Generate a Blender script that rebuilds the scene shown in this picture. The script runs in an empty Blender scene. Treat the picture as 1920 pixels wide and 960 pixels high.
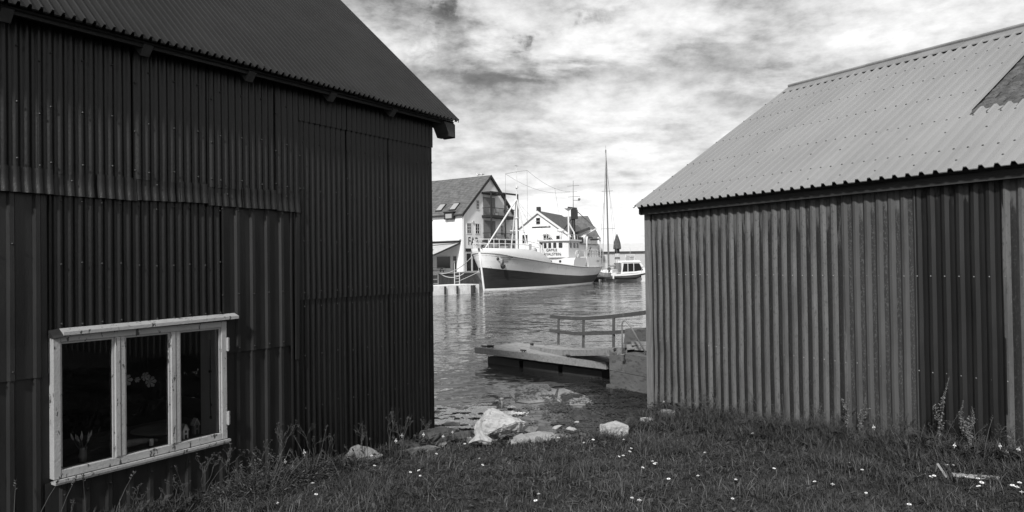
import bpy, bmesh, math, random
import numpy as np
from mathutils import Vector, Matrix, noise as mnoise
R = math.radians
random.seed(7); rng = np.random.default_rng(11)
SC = bpy.context.scene; COL = SC.collection

# ------------------------------------------------------------------ camera, world, sun, exposure
cam_d = bpy.data.cameras.new('camera'); cam = bpy.data.objects.new('camera', cam_d); COL.objects.link(cam)
cam_d.sensor_width = 36.0; cam_d.lens = 24.0; cam_d.clip_start = .05; cam_d.clip_end = 6000
CAMR = Matrix.Rotation(R(90.72), 3, 'X') @ Matrix.Rotation(R(-.82), 3, 'Z')
cam.matrix_world = Matrix.Translation((0, 0, 2.7)) @ CAMR.to_4x4()
SC.camera = cam
SC.view_settings.view_transform = 'Standard'; SC.view_settings.look = 'None'
SC.view_settings.exposure = 0.8; SC.view_settings.gamma = 1.0; SC.view_settings.use_curve_mapping = False
SC.render.resolution_x = 1024; SC.render.resolution_y = 512
SUN_EL = 37; SUN_H = Vector((-.30, -.954, 0)).normalized()
TO_SUN = Vector((SUN_H.x*math.cos(R(SUN_EL)), SUN_H.y*math.cos(R(SUN_EL)), math.sin(R(SUN_EL))))
sd = bpy.data.lights.new('sun', 'SUN'); sd.energy = 2.6; sd.angle = R(5); sd.color = (1, .995, .985)
so = bpy.data.objects.new('sun', sd); COL.objects.link(so)
so.rotation_euler = TO_SUN.to_track_quat('Z', 'Y').to_euler(); so.location = TO_SUN*60

def ray(px, py):
    return (CAMR @ Vector(((px-960)/1280, (480-py)/1280, -1))).normalized()

W = bpy.data.worlds.new('World'); SC.world = W; W.use_nodes = True
nt = W.node_tree; nt.nodes.clear()
def N(t, **kw):
    n = nt.nodes.new(t)
    for k, v in kw.items(): setattr(n, k, v)
    return n
def LK(a, b): nt.links.new(a, b)
def mth(op, a, b=None, c=None, clamp=False):
    n = N('ShaderNodeMath', operation=op); n.use_clamp = clamp
    for i, v in enumerate((a, b, c)):
        if v is None: continue
        if hasattr(v, 'node'): LK(v, n.inputs[i])
        else: n.inputs[i].default_value = v
    return n.outputs[0]
tc = N('ShaderNodeTexCoord'); sep = N('ShaderNodeSeparateXYZ'); LK(tc.outputs['Generated'], sep.inputs[0])
zc = mth('ADD', mth('MAXIMUM', sep.outputs[2], 0.0), .14)
cx = mth('DIVIDE', sep.outputs[0], zc); cy = mth('DIVIDE', sep.outputs[1], zc)
cmb = N('ShaderNodeCombineXYZ'); LK(cx, cmb.inputs[0]); LK(cy, cmb.inputs[1])
def wnoise(scale, detail, rough, dist=0., off=(0, 0, 0), sc=(1, 1, 1), vec=None):
    mp = N('ShaderNodeMapping'); mp.inputs['Location'].default_value = off; mp.inputs['Scale'].default_value = sc
    LK(vec or cmb.outputs[0], mp.inputs[0])
    n = N('ShaderNodeTexNoise'); LK(mp.outputs[0], n.inputs['Vector'])
    n.inputs['Scale'].default_value = scale; n.inputs['Detail'].default_value = detail
    n.inputs['Roughness'].default_value = rough; n.inputs['Distortion'].default_value = dist
    return n.outputs['Fac']
n1 = wnoise(.8, 9, .58, .2, (3.1, 1.7, 0), (1, .8, 1))
n2 = wnoise(2.6, 9, .62, .25, (0, 5, 0), (.7, 1, 1))
dn = wnoise(9.0, 7, .65, 0, vec=tc.outputs['Generated'])
v = mth('ADD', -.082, mth('ADD', mth('MULTIPLY', n1, .72), mth('MULTIPLY', n2, .62)))         # about .52 mean
dirx = mth('ADD', sep.outputs[0], mth('MULTIPLY', mth('SUBTRACT', dn, .5), .26))
dirz = mth('ADD', sep.outputs[2], mth('MULTIPLY', mth('SUBTRACT', n2, .5), .16))
def billow(scale, off):      # rounded cloud heads with darker creases
    f = wnoise(scale, 2, .5, .1, off, (1, 1, 1.9), vec=tc.outputs['Generated'])
    return mth('ABSOLUTE', mth('MULTIPLY', mth('SUBTRACT', f, .5), 2.))
bl = mth('ADD', mth('ADD', mth('MULTIPLY', billow(5, (2, 1, 4)), .55), mth('MULTIPLY', billow(11, (5, 3, 1)), .34)), mth('MULTIPLY', billow(24, (1, 7, 2)), .22))
fine = wnoise(30, 6, .7, 0, (0, 0, 0), (1, 1, 2.2), vec=tc.outputs['Generated'])
hi_ = N('ShaderNodeMapRange', interpolation_type='SMOOTHSTEP'); LK(sep.outputs[2], hi_.inputs[0]); hi_.inputs[1].default_value = .10; hi_.inputs[2].default_value = .32; hi_.inputs[3].default_value = .20; hi_.inputs[4].default_value = .52
v = mth('ADD', v, mth('MULTIPLY', mth('SUBTRACT', bl, .24), hi_.outputs[0]))
v = mth('ADD', v, mth('MULTIPLY', mth('SUBTRACT', fine, .5), .28))
# darker and lighter banks of the cloud cover, fixed in the sky
for px, py, sx, sz, amp in ((930, 150, .12, .030, -0.156), (830, 115, .09, .045, -0.101), (780, 60, .06, .05, -0.039), (1350, 92, .075, .030, -0.133),
                            (1430, 178, .075, .022, -0.101), (1150, 85, .12, .035, .13), (1000, 30, .16, .02, .05), (900, 45, .09, .02, .06),
                            (830, 48, .014, .010, -0.172), (1002, 72, .012, .008, -0.187), (1130, 28, .016, .010, -0.156), (760, 78, .016, .012, .12), (1180, 8, .03, .010, -0.101),
                            (970, 100, .02, .008, -0.109), (1100, 12, .05, .008, -0.094),
                            (1000, 400, 1.4, .11, .10), (1060, 148, .10, .012, -0.078), (1250, 200, .2, .04, .05), (1850, 10, .3, .05, .03)):
    d0 = ray(px, py)
    ex = mth('POWER', mth('DIVIDE', mth('SUBTRACT', dirx, d0.x), sx), 2.)
    ez = mth('POWER', mth('DIVIDE', mth('SUBTRACT', dirz, d0.z), sz), 2.)
    front = mth('GREATER_THAN', sep.outputs[1], 0.)
    g = mth('MULTIPLY', mth('EXPONENT', mth('MULTIPLY', mth('ADD', ex, ez), -1.)), front)
    v = mth('ADD', v, mth('MULTIPLY', g, amp))
ramp = N('ShaderNodeValToRGB'); LK(v, ramp.inputs[0])
cr = ramp.color_ramp
for p, c in ((.18, .03), (.32, .10), (.44, .26), (.57, .44), (.72, .62)):
    e = cr.elements.new(p); e.color = (c, c, c, 1)
cr.elements.remove(cr.elements[0]); cr.elements.remove(cr.elements[-1])
sky = N('ShaderNodeTexSky', sky_type='NISHITA'); sky.sun_disc = False
sky.sun_elevation = R(SUN_EL); sky.sun_rotation = math.atan2(SUN_H.x, SUN_H.y)
bw = N('ShaderNodeRGBToBW'); LK(sky.outputs[0], bw.inputs[0])
mx = N('ShaderNodeMix', data_type='RGBA'); mx.inputs[0].default_value = .88
LK(bw.outputs[0], mx.inputs[6])
ms = N('ShaderNodeMix', data_type='RGBA', blend_type='MULTIPLY'); ms.inputs[0].default_value = 1
LK(ramp.outputs[0], ms.inputs[6]); ms.inputs[7].default_value = (8.6, 8.6, 8.6, 1)
LK(ms.outputs[2], mx.inputs[7])
bg = N('ShaderNodeBackground'); bg.inputs[1].default_value = .12; LK(mx.outputs[2], bg.inputs[0])
wo = N('ShaderNodeOutputWorld'); LK(bg.outputs[0], wo.inputs[0])

# ------------------------------------------------------------------ materials (the photograph is monochrome: greys only)
MATS = {}
def mat(name, c, rough=.6, var=.25, scale=4, stretch=(1, 1, 1), bump=0., bscale=40, bstretch=None, metal=0., spec=.5,
        speck=None, speck2=None, wave=None, island=0., chalk=None):
    m = bpy.data.materials.new(name); m.use_nodes = True; t = m.node_tree; ns = t.nodes
    b = ns['Principled BSDF']; b.inputs['Roughness'].default_value = rough; b.inputs['Metallic'].default_value = metal
    b.inputs['Specular IOR Level'].default_value = spec
    tcn = ns.new('ShaderNodeTexCoord')
    def noise(sc, st, det=6, rg=.6):
        mp = ns.new('ShaderNodeMapping'); mp.inputs['Scale'].default_value = st; t.links.new(tcn.outputs['Object'], mp.inputs[0])
        n = ns.new('ShaderNodeTexNoise'); n.inputs['Scale'].default_value = sc; n.inputs['Detail'].default_value = det
        n.inputs['Roughness'].default_value = rg; t.links.new(mp.outputs[0], n.inputs['Vector']); return n.outputs['Fac']
    def rampn(f, a, z, ca, cz):
        r = ns.new('ShaderNodeValToRGB'); t.links.new(f, r.inputs[0]); e = r.color_ramp.elements
        e[0].position = a; e[1].position = z; e[0].color = (ca, ca, ca, 1); e[1].color = (cz, cz, cz, 1); return r.outputs[0]
    col = rampn(noise(scale, stretch), .3, .7, c*(1-var), c*(1+var))
    def mixc(fac, a, cval):
        x = ns.new('ShaderNodeMix'); x.data_type = 'RGBA'; t.links.new(fac, x.inputs[0]); t.links.new(a, x.inputs[6])
        x.inputs[7].default_value = (cval, cval, cval, 1); return x.outputs[2]
    for sp in (speck, speck2):
        if sp:
            cs, lo, hi, sc, st = sp
            col = mixc(rampn(noise(sc, st, 8, .65), lo, hi, 0, 1), col, cs)
    if chalk:      # a chalky weathered bloom that hangs down in tongues from the top of the sheet
        cs, za, zb, sc = chalk
        sx = ns.new('ShaderNodeSeparateXYZ'); t.links.new(tcn.outputs['Object'], sx.inputs[0])
        mr = ns.new('ShaderNodeMapRange'); t.links.new(sx.outputs[2], mr.inputs[0]); mr.inputs[1].default_value = za; mr.inputs[2].default_value = zb; mr.inputs[3].default_value = -.12; mr.inputs[4].default_value = .22
        a2 = ns.new('ShaderNodeMath'); t.links.new(mr.outputs[0], a2.inputs[0]); t.links.new(noise(sc, (2, 2, .35), 8, .7), a2.inputs[1])
        col = mixc(rampn(a2.outputs[0], .55, .66, 0, 1), col, cs)
    if wave:
        cs, wsc, direction, width = wave
        w = ns.new('ShaderNodeTexWave'); w.bands_direction = direction; w.wave_profile = 'SAW'; w.inputs['Scale'].default_value = wsc
        w.inputs['Distortion'].default_value = .15; t.links.new(tcn.outputs['Object'], w.inputs['Vector'])
        col = mixc(rampn(w.outputs['Fac'], 0, width, 1, 0), col, cs)
    if island:
        g = ns.new('ShaderNodeNewGeometry'); h = ns.new('ShaderNodeMath'); h.operation = 'MULTIPLY_ADD'
        t.links.new(g.outputs['Random Per Island'], h.inputs[0]); h.inputs[1].default_value = 2*island; h.inputs[2].default_value = 1-island
        x = ns.new('ShaderNodeVectorMath'); x.operation = 'SCALE'; t.links.new(col, x.inputs[0]); t.links.new(h.outputs[0], x.inputs['Scale']); col = x.outputs[0]
    t.links.new(col, b.inputs['Base Color'])
    if bump:
        bn = ns.new('ShaderNodeBump'); bn.inputs['Strength'].default_value = bump; bn.inputs['Distance'].default_value = .02
        t.links.new(noise(bscale, bstretch or stretch), bn.inputs['Height']); t.links.new(bn.outputs[0], b.inputs['Normal'])
    MATS[name] = m; return m

M_iron = mat('black_painted_iron', .0065, .36, .35, 3, (2, 2, .5), .15, 60, speck=(.006, .56, .68, 9, (1.5, 1.5, .35)), speck2=(.026, .68, .76, 30, (1, 1, .4)), spec=.34)
M_iron2 = mat('faded_painted_panel', .019, .40, .3, 3, (2, 2, .4), .1, 60, speck=(.014, .62, .68, 16, (2.5, 2.5, .3)), speck2=(.06, .74, .78, 20, (1, 1, .3)), spec=.4)
M_lap_shade = mat('painted_lap_shade', .004, .9, .3, spec=.05)  # near black, paints the shadow of the overlaps onto the sheet edges
M_roofd = mat('dark_roof_sheet', .022, .55, .15, 2, (1, 1, 1), .0, 50, spec=.12)
M_roofl = mat('pale_roof_sheet', .23, .5, .10, 1.2, (1, .4, .4), .06, 70, spec=.4, speck=(.19, .6, .8, 18, (1.5, .25, .25)))
M_ridge = mat('ridge_cap_metal', .18, .5, .2, 4, spec=.4)
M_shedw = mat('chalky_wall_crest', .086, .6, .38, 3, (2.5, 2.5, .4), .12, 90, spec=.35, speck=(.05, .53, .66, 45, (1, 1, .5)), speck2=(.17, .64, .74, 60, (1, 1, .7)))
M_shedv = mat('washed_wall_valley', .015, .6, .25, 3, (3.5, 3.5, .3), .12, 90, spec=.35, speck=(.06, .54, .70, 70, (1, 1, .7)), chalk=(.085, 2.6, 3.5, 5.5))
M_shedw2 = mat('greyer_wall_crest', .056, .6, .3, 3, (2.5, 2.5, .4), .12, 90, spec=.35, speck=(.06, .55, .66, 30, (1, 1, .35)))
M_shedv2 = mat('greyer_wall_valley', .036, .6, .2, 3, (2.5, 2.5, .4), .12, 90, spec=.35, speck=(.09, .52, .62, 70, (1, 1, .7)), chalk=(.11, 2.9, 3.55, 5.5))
M_shedd = mat('dark_wall_sheet', .010, .45, .3, 2, (2.5, 2.5, .4), .1, 90, spec=.4, speck=(.03, .62, .74, 34, (1.2, 1.2, .12)), chalk=(.07, 3.1, 3.6, 7))
M_sheddc = mat('dark_wall_crest', .014, .4, .3, 2, (2.5, 2.5, .4), .1, 90, spec=.4)
M_moss = mat('mossy_old_roof', .075, .9, .6, 9, (1, 1, 1), .8, 30, speck=(.04, .5, .6, 20, (1, 1, 1)))
M_screw = mat('screw_metal', .32, .4, .1, metal=.6)
M_screwd = mat('painted_screw', .018, .4, .1)
M_screwr = mat('roof_screw', .05, .5, .1)
M_fasd = mat('black_fascia_wood', .010, .7, .4, 5, (.5, 4, 4), .2, 40)
M_fasg = mat('tarred_fascia_board', .022, .7, .5, 3, (.5, 5, 5), .2, 30, speck=(.06, .6, .75, 12, (.4, 4, 4)))
M_soffit = mat('soffit_wood', .05, .75, .3, 5, (4, 1, 4), .2, 30)
M_wood = mat('weathered_wood', .19, .8, .3, 5, (3, 3, 3), .3, 35, speck=(.09, .56, .66, 9, (1, 1, 1)), speck2=(.4, .66, .76, 14, (1, 1, 1)))
M_rail = mat('dark_rail_wood', .055, .8, .3, 5, (3, 3, 3), .3, 35, speck=(.12, .62, .7, 9, (1, 1, 1)))
M_wood2 = mat('grey_deck_wood', .25, .8, .3, 6, (1.5, 1.5, 1.5), .3, 30, speck=(.12, .58, .68, 6, (1, 1, 1)))
M_postw = mat('corner_post_wood', .14, .75, .25, 5, (6, 6, .6), .25, 30, (5, 5, .5), speck=(.45, .71, .75, 30, (1, 1, .7)))
M_white = mat('peeling_white_paint', .31, .55, .10, 5, (1, 1, 1), .25, 60, speck=(.05, .600, .615, 26, (1, 1, .35)), speck2=(.17, .62, .68, 45, (1, 1, .6)))
M_dark = mat('dark_interior', .02, .9, .3)
M_darkw = mat('dark_table_wood', .05, .6, .4, 5, (1, 6, 6))
M_conc = mat('weathered_concrete', .095, .85, .25, 3, (1, 1, 1.6), .5, 30, speck=(.045, .52, .64, 6, (1, 1, 2.2)), speck2=(.2, .66, .76, 22, (1, 1, 1)))
M_concl = mat('pale_concrete', .72, .8, .2, 2, (1, 1, 1), .3, 20, speck=(.25, .6, .7, 5, (1, 1, 2)))
M_brightwater = mat('painted_bright_water', .24, .35, .2, 4, (1, 1, 1), .1, 20, speck=(.12, .56, .64, 9, (1, 1, 1)))  # pale colour stands in for bright sky mirrored by calm water
M_stone = mat('pale_granite', .36, .85, .25, 6, (1, 1, 1), .9, 16, speck=(.16, .6, .68, 12, (1, 1, 1)), speck2=(.46, .64, .74, 30, (1, 1, 1)))
M_stoneg = mat('grey_granite', .24, .85, .3, 6, (1, 1, 1), .9, 16, speck=(.10, .6, .68, 12, (1, 1, 1)), speck2=(.36, .64, .74, 30, (1, 1, 1)))
M_stoned = mat('dark_shore_rock', .05, .8, .45, 5, (1, 1, 1), .8, 14, speck=(.2, .66, .74, 20, (1, 1, 1)))
M_stonem = mat('lichen_rock', .15, .85, .35, 6, (1, 1, 1), .8, 15, speck=(.08, .57, .67, 14, (1, 1, 1)))
M_soil = mat('turf_soil', .018, .95, .5, 9, (1, 1, 1), .6, 40)
M_sea = mat('sea_bed_rock', .05, .9, .5, 4)
M_grass = mat('lawn_grass', .031, .65, .6, 1.6, (1, 1, 1), spec=.35, island=.75)
M_grassl = mat('long_grass', .040, .55, .5, 3, (1, 1, 1), spec=.35, island=.9)
M_straw = mat('dry_stem', .052, .7, .3, 6, island=.4)
M_leafd = mat('weed_leaf', .034, .55, .4, 6, island=.5)
M_bush = mat('bush_leaf', .020, .6, .4, 6, island=.6)
M_seed = mat('dock_seed', .10, .8, .45, 20, island=.5)
M_petal = mat('white_petal', .82, .6, .04)
M_disc = mat('flower_disc', .42, .7, .1)
M_weed = mat('wet_seaweed', .020, .35, .6, 5, (1, 1, 1), spec=.4, island=.6)
M_foam = mat('sea_foam', .8, .8, .1, island=.25)
M_hullw = mat('white_hull_paint', .74, .45, .06, 1.2, (.4, 1, 2), .05, 8, speck=(.36, .66, .78, 2.5, (.5, .5, 3)), speck2=(.30, .61, .69, 3, (2.5, 2.5, .10)))
M_hulld = mat('dark_hull_planking', .028, .5, .35, 1.5, (.25, 1, 5), .3, 5, (.15, 1, 6), speck=(.06, .66, .74, 2, (.3, .5, 6)))
M_boot = mat('white_boot_stripe', .75, .5, .08, 3)
M_bwhite = mat('white_ship_paint', .62, .4, .04, 1, speck=(.40, .66, .74, 3, (2, 2, .25)))
M_black = mat('black_paint', .014, .5, .3)
M_grey = mat('mid_grey_paint', .17, .6, .15)
M_lgrey = mat('light_grey_paint', .42, .5, .1)
M_deck = mat('ship_deck', .25, .8, .2)
M_rubber = mat('black_rubber', .02, .7, .3, 8, bump=.2)
M_rope = mat('pale_rope', .45, .9, .2, 30)
M_render = mat('white_rendered_wall', .76, .9, .05, 1, (1, 1, .5), .1, 10)
M_plank = mat('white_board_wall', .40, .8, .05, 2, wave=(.5, 2.6, 'Z', .10))
M_tile = mat('slate_roof', .10, .8, .45, 1.8, (1, 1, 1), .6, 6, speck=(.20, .62, .72, 1.4, (1, 1, 1)), wave=(.035, 1.1, 'Z', .22))
M_tile2 = mat('dark_tile_roof', .07, .8, .3, 1.5, (1, 1, 1), .5, 6, wave=(.06, 1.2, 'Z', .2))
M_roofw = mat('pale_sheet_roof', .50, .6, .06, 1)
M_trim = mat('black_trim', .015, .6, .2)
M_stain = mat('dark_quay_planking', .04, .85, .4, 2, (4, 4, .4), .3, 6, speck=(.14, .6, .7, 5, (3, 3, .3)))
M_quay = mat('quay_concrete', .3, .9, .2, .6)
M_hill = mat('far_hillside', .06, .95, .5, .25, bump=.6, bscale=1)
M_skin = mat('skin', .35, .6, .05)
M_glow = mat('pale_flower', .38, .7, .1)

def glass(name, tint=.02, rough=.03, alpha=None):
    m = bpy.data.materials.new(name); m.use_nodes = True; t = m.node_tree; b = t.nodes['Principled BSDF']
    b.inputs['Base Color'].default_value = (tint, tint, tint, 1); b.inputs['Roughness'].default_value = rough; b.inputs['IOR'].default_value = 1.5
    if alpha is not None:
        tr = t.nodes.new('ShaderNodeBsdfTransparent'); tr.inputs[0].default_value = (.9, .9, .9, 1)
        gl = t.nodes.new('ShaderNodeBsdfGlossy'); gl.inputs['Roughness'].default_value = .01
        fr = t.nodes.new('ShaderNodeFresnel'); fr.inputs[0].default_value = 1.45
        mxs = t.nodes.new('ShaderNodeMixShader'); t.links.new(fr.outputs[0], mxs.inputs[0]); t.links.new(tr.outputs[0], mxs.inputs[1]); t.links.new(gl.outputs[0], mxs.inputs[2])
        t.links.new(mxs.outputs[0], t.nodes['Material Output'].inputs[0])
    return m
M_pane = glass('window_glass', alpha=.1)
M_dglass = glass('dark_window_glass', .02, .06)
M_skyglass = glass('sky_toned_glass', .30, .08)  # light grey base colour paints the reflected sky into the panes

def water_mat():
    m = bpy.data.materials.new('harbour_water'); m.use_nodes = True; t = m.node_tree; ns = t.nodes
    b = ns['Principled BSDF']; b.inputs['Roughness'].default_value = .06; b.inputs['IOR'].default_value = 1.33
    b.inputs['Base Color'].default_value = (.03, .03, .03, 1)
    tcn = ns.new('ShaderNodeTexCoord')
    def vm(op, a, c_):
        n = ns.new('ShaderNodeVectorMath'); n.operation = op
        for k, q in enumerate((a, c_)):
            if q is None: continue
            if hasattr(q, 'node'): t.links.new(q, n.inputs[k])
            else: n.inputs[k].default_value = q
        return n.outputs[0]
    def nz(sc, st, det, rot=0, amp=(1, 1, 0)):
        mp = ns.new('ShaderNodeMapping'); mp.inputs['Scale'].default_value = st; mp.inputs['Rotation'].default_value = (0, 0, rot)
        t.links.new(tcn.outputs['Object'], mp.inputs[0])
        n = ns.new('ShaderNodeTexNoise'); n.inputs['Scale'].default_value = sc; n.inputs['Detail'].default_value = det; n.inputs['Roughness'].default_value = .6
        n.inputs['Distortion'].default_value = .5
        t.links.new(mp.outputs[0], n.inputs['Vector']); return vm('MULTIPLY', vm('SUBTRACT', n.outputs['Color'], (.5, .5, .5)), amp), n.outputs['Fac']
    a, _ = nz(1.5, (.55, 1.5, 1), 4, .12, (.45, .75, 0)); c, _ = nz(6, (.7, 1.3, 1), 4, -.2, (.45, .70, 0)); d, _ = nz(.35, (.5, 1.6, 1), 3, .2, (.2, .35, 0))
    _, lane = nz(.12, (.4, 1.5, 1), 4, .1)
    r = ns.new('ShaderNodeMapRange'); t.links.new(lane, r.inputs[0]); r.inputs[1].default_value = .35; r.inputs[2].default_value = .65; r.inputs[3].default_value = .45; r.inputs[4].default_value = 1.0
    sx = ns.new('ShaderNodeSeparateXYZ'); t.links.new(tcn.outputs['Object'], sx.inputs[0])
    calm = ns.new('ShaderNodeMapRange'); t.links.new(sx.outputs[1], calm.inputs[0]); calm.inputs[1].default_value = 12; calm.inputs[2].default_value = 22; calm.inputs[3].default_value = .28; calm.inputs[4].default_value = 1.0
    ml = ns.new('ShaderNodeMath'); ml.operation = 'MULTIPLY'; t.links.new(r.outputs[0], ml.inputs[0]); t.links.new(calm.outputs[0], ml.inputs[1])
    sl = vm('ADD', vm('ADD', a, c), d); sc_ = ns.new('ShaderNodeVectorMath'); sc_.operation = 'SCALE'; t.links.new(sl, sc_.inputs[0]); t.links.new(ml.outputs[0], sc_.inputs['Scale'])
    nn = vm('NORMALIZE', vm('ADD', sc_.outputs[0], (0, 0, 1)), None); t.links.new(nn, b.inputs['Normal'])
    return m
M_water = water_mat()

# ------------------------------------------------------------------ mesh helpers
class MB:
    def __init__(s): s.v = []; s.f = []; s.m = []; s.k = 0
    def add(s, vs, fs, m=0):
        o = len(s.v); s.v += [tuple(p) for p in vs]; s.f += [tuple(i+o for i in f) for f in fs]; s.m += [m]*len(fs); return s
    def box(s, x0, x1, y0, y1, z0, z1, m=0, M=None):
        vs = [Vector((x, y, z)) for z in (z0, z1) for y in (y0, y1) for x in (x0, x1)]
        if M: vs = [M @ p for p in vs]
        return s.add(vs, [(0, 2, 3, 1), (4, 5, 7, 6), (0, 1, 5, 4), (2, 6, 7, 3), (0, 4, 6, 2), (1, 3, 7, 5)], m)
    def bar(s, p, q, w, h, m=0, up=(0, 0, 1)):
        p = Vector(p); q = Vector(q); d = (q-p).normalized(); u = Vector(up)
        if abs(d.dot(u)) > .98: u = Vector((1, 0, 0))
        a = d.cross(u).normalized()*w/2; b = a.normalized().cross(d).normalized()*h/2
        vs = [p-a-b, p+a-b, p+a+b, p-a+b, q-a-b, q+a-b, q+a+b, q-a+b]
        return s.add(vs, [(3, 2, 1, 0), (4, 5, 6, 7), (0, 1, 5, 4), (1, 2, 6, 5), (2, 3, 7, 6), (3, 0, 4, 7)], m)
    def tube(s, pts, r, n=6, m=0, caps=True):
        pts = [Vector(p) for p in pts]; rs = r if isinstance(r, (list, tuple)) else [r]*len(pts); rings = []; prev = None
        for i, p in enumerate(pts):
            d = (pts[min(i+1, len(pts)-1)]-pts[max(i-1, 0)]).normalized()
            u = prev if prev is not None else (Vector((0, 0, 1)) if abs(d.z) < .9 else Vector((1, 0, 0)))
            a = (u - d*u.dot(d)).normalized(); prev = a; b = d.cross(a)
            rings.append([p+(a*math.cos(2*math.pi*k/n)+b*math.sin(2*math.pi*k/n))*rs[i] for k in range(n)])
        vs = [q for rg in rings for q in rg]; fs = []
        for i in range(len(pts)-1):
            for k in range(n): fs.append((i*n+k, i*n+(k+1) % n, (i+1)*n+(k+1) % n, (i+1)*n+k))
        if caps: fs += [tuple(range(n-1, -1, -1)), tuple((len(pts)-1)*n+k for k in range(n))]
        return s.add(vs, fs, m)
    def poly(s, pts, d, m=0):       # extruded polygon: pts in order, d = extrusion vector
        n = len(pts); d = Vector(d); a = [Vector(p) for p in pts]; vs = a+[p+d for p in a]
        fs = [tuple(range(n-1, -1, -1)), tuple(range(n, 2*n))]+[(i, (i+1) % n, n+(i+1) % n, n+i) for i in range(n)]
        return s.add(vs, fs, m)
    def grid(s, rows, m=0, close=False):
        n = len(rows[0]); vs = [p for r in rows for p in r]; fs = []
        for i in range(len(rows)-1):
            for k in range(n-1 + (1 if close else 0)): fs.append((i*n+k, i*n+(k+1) % n, (i+1)*n+(k+1) % n, (i+1)*n+k))
        return s.add(vs, fs, m)
    def ball(s, c, r, n=8, m=0, sc=(1, 1, 1)):
        c = Vector(c); rows = []
        for i in range(n//2+1):
            th = math.pi*i/(n//2)
            rows.append([(c.x+r*sc[0]*math.sin(th)*math.cos(2*math.pi*k/n), c.y+r*sc[1]*math.sin(th)*math.sin(2*math.pi*k/n), c.z+r*sc[2]*math.cos(th)) for k in range(n)])
        return s.grid(rows, m, True)
    def build(s, name, mats, parent=None, smooth=False, loc=None, rz=None):
        me = bpy.data.meshes.new(name); me.from_pydata(s.v, [], s.f)
        mats = mats if isinstance(mats, (list, tuple)) else [mats]
        for x in mats: me.materials.append(x)
        me.polygons.foreach_set('material_index', s.m)
        if smooth: me.polygons.foreach_set('use_smooth', [True]*len(s.f))
        me.update()
        o = bpy.data.objects.new(name, me); COL.objects.link(o)
        if parent is not None: o.parent = parent
        if loc is not None: o.location = loc
        if rz is not None: o.rotation_euler = (0, 0, rz)
        return o

def tag(o, label, cat, group=None, kind=None):
    o['label'] = label; o['category'] = cat
    if group: o['group'] = group
    if kind: o['kind'] = kind
    return o
def thing(name, label, cat, loc=(0, 0, 0), ang=0, group=None):
    o = bpy.data.objects.new(name, None); o.empty_display_size = .2; COL.objects.link(o)
    o.location = loc; o.rotation_euler = (0, 0, R(ang)); return tag(o, label, cat, group)
def struct(o, kind='structure', label=None):
    o['kind'] = kind
    if label: o['label'] = label
    return o
def dup(root, loc, rz=0., sc=1., label=None):
    r = root.copy(); COL.objects.link(r); r.location = loc; r.rotation_euler = (0, 0, rz); r.scale = (sc, sc, sc)
    if label: r['label'] = label
    for ch in list(root.children):
        c = ch.copy(); COL.objects.link(c); c.parent = r
        for g in list(ch.children):
            d = g.copy(); COL.objects.link(d); d.parent = c
    return r
def text_mesh(name, txt, size, material, parent, M, sx=1., depth=.01):
    c = bpy.data.curves.new(name, 'FONT'); c.body = txt; c.size = size; c.extrude = depth; c.align_x = 'CENTER'
    o = bpy.data.objects.new(name, c); COL.objects.link(o)
    me = bpy.data.meshes.new_from_object(o.evaluated_get(bpy.context.evaluated_depsgraph_get()))
    bpy.data.objects.remove(o); me.transform(M @ Matrix.Diagonal((sx, 1, 1, 1))); me.materials.clear(); me.materials.append(material)
    n = bpy.data.objects.new(name, me); COL.objects.link(n); n.parent = parent; return n
def arr_mesh(name, V, F, materials, mi=None, parent=None):   # V (n,3) float, F list of (k,4)/(k,3) int arrays
    me = bpy.data.meshes.new(name); nf = sum(len(f) for f in F)
    me.vertices.add(len(V)); me.vertices.foreach_set('co', np.asarray(V, np.float32).ravel())
    lv = np.concatenate([f.ravel() for f in F]); sizes = np.concatenate([np.full(len(f), f.shape[1]) for f in F])
    me.loops.add(len(lv)); me.loops.foreach_set('vertex_index', lv.astype(np.int32))
    st = np.concatenate([[0], np.cumsum(sizes)[:-1]])
    me.polygons.add(nf); me.polygons.foreach_set('loop_start', st.astype(np.int32))
    for x in materials: me.materials.append(x)
    if mi is not None: me.polygons.foreach_set('material_index', np.asarray(mi, np.int32))
    me.update(calc_edges=True); me.validate()
    o = bpy.data.objects.new(name, me); COL.objects.link(o); o.parent = parent; return o

# corrugated sheets ------------------------------------------------
def prof_sine(x0, x1, pitch=.076, amp=.0140, n=10):
    k0 = math.floor(x0/pitch*n); xs = [x0]; i = k0+1
    while i*pitch/n < x1-1e-4:
        if i*pitch/n > x0+1e-4: xs.append(i*pitch/n)
        i += 1
    xs.append(x1); return [(x, amp*math.cos(2*math.pi*x/pitch)) for x in xs]
def prof_trap(x0, x1, pitch=.1375, crest=.034, flank=.016, h=.022):
    pts = []; i = math.floor(x0/pitch)-1
    while i*pitch < x1+pitch:
        c = i*pitch
        pts += [(c-crest/2-flank, 0), (c-crest/2, h), (c+crest/2, h), (c+crest/2+flank, 0), (c+pitch*.5, .0015)]; i += 1
    def at(x):
        for (a, b), (c, d) in zip(pts, pts[1:]):
            if a <= x <= c: return b+(d-b)*(x-a)/max(c-a, 1e-6)
        return 0
    return [(x0, at(x0))]+[p for p in pts if x0+1e-4 < p[0] < x1-1e-4]+[(x1, at(x1))]
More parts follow.
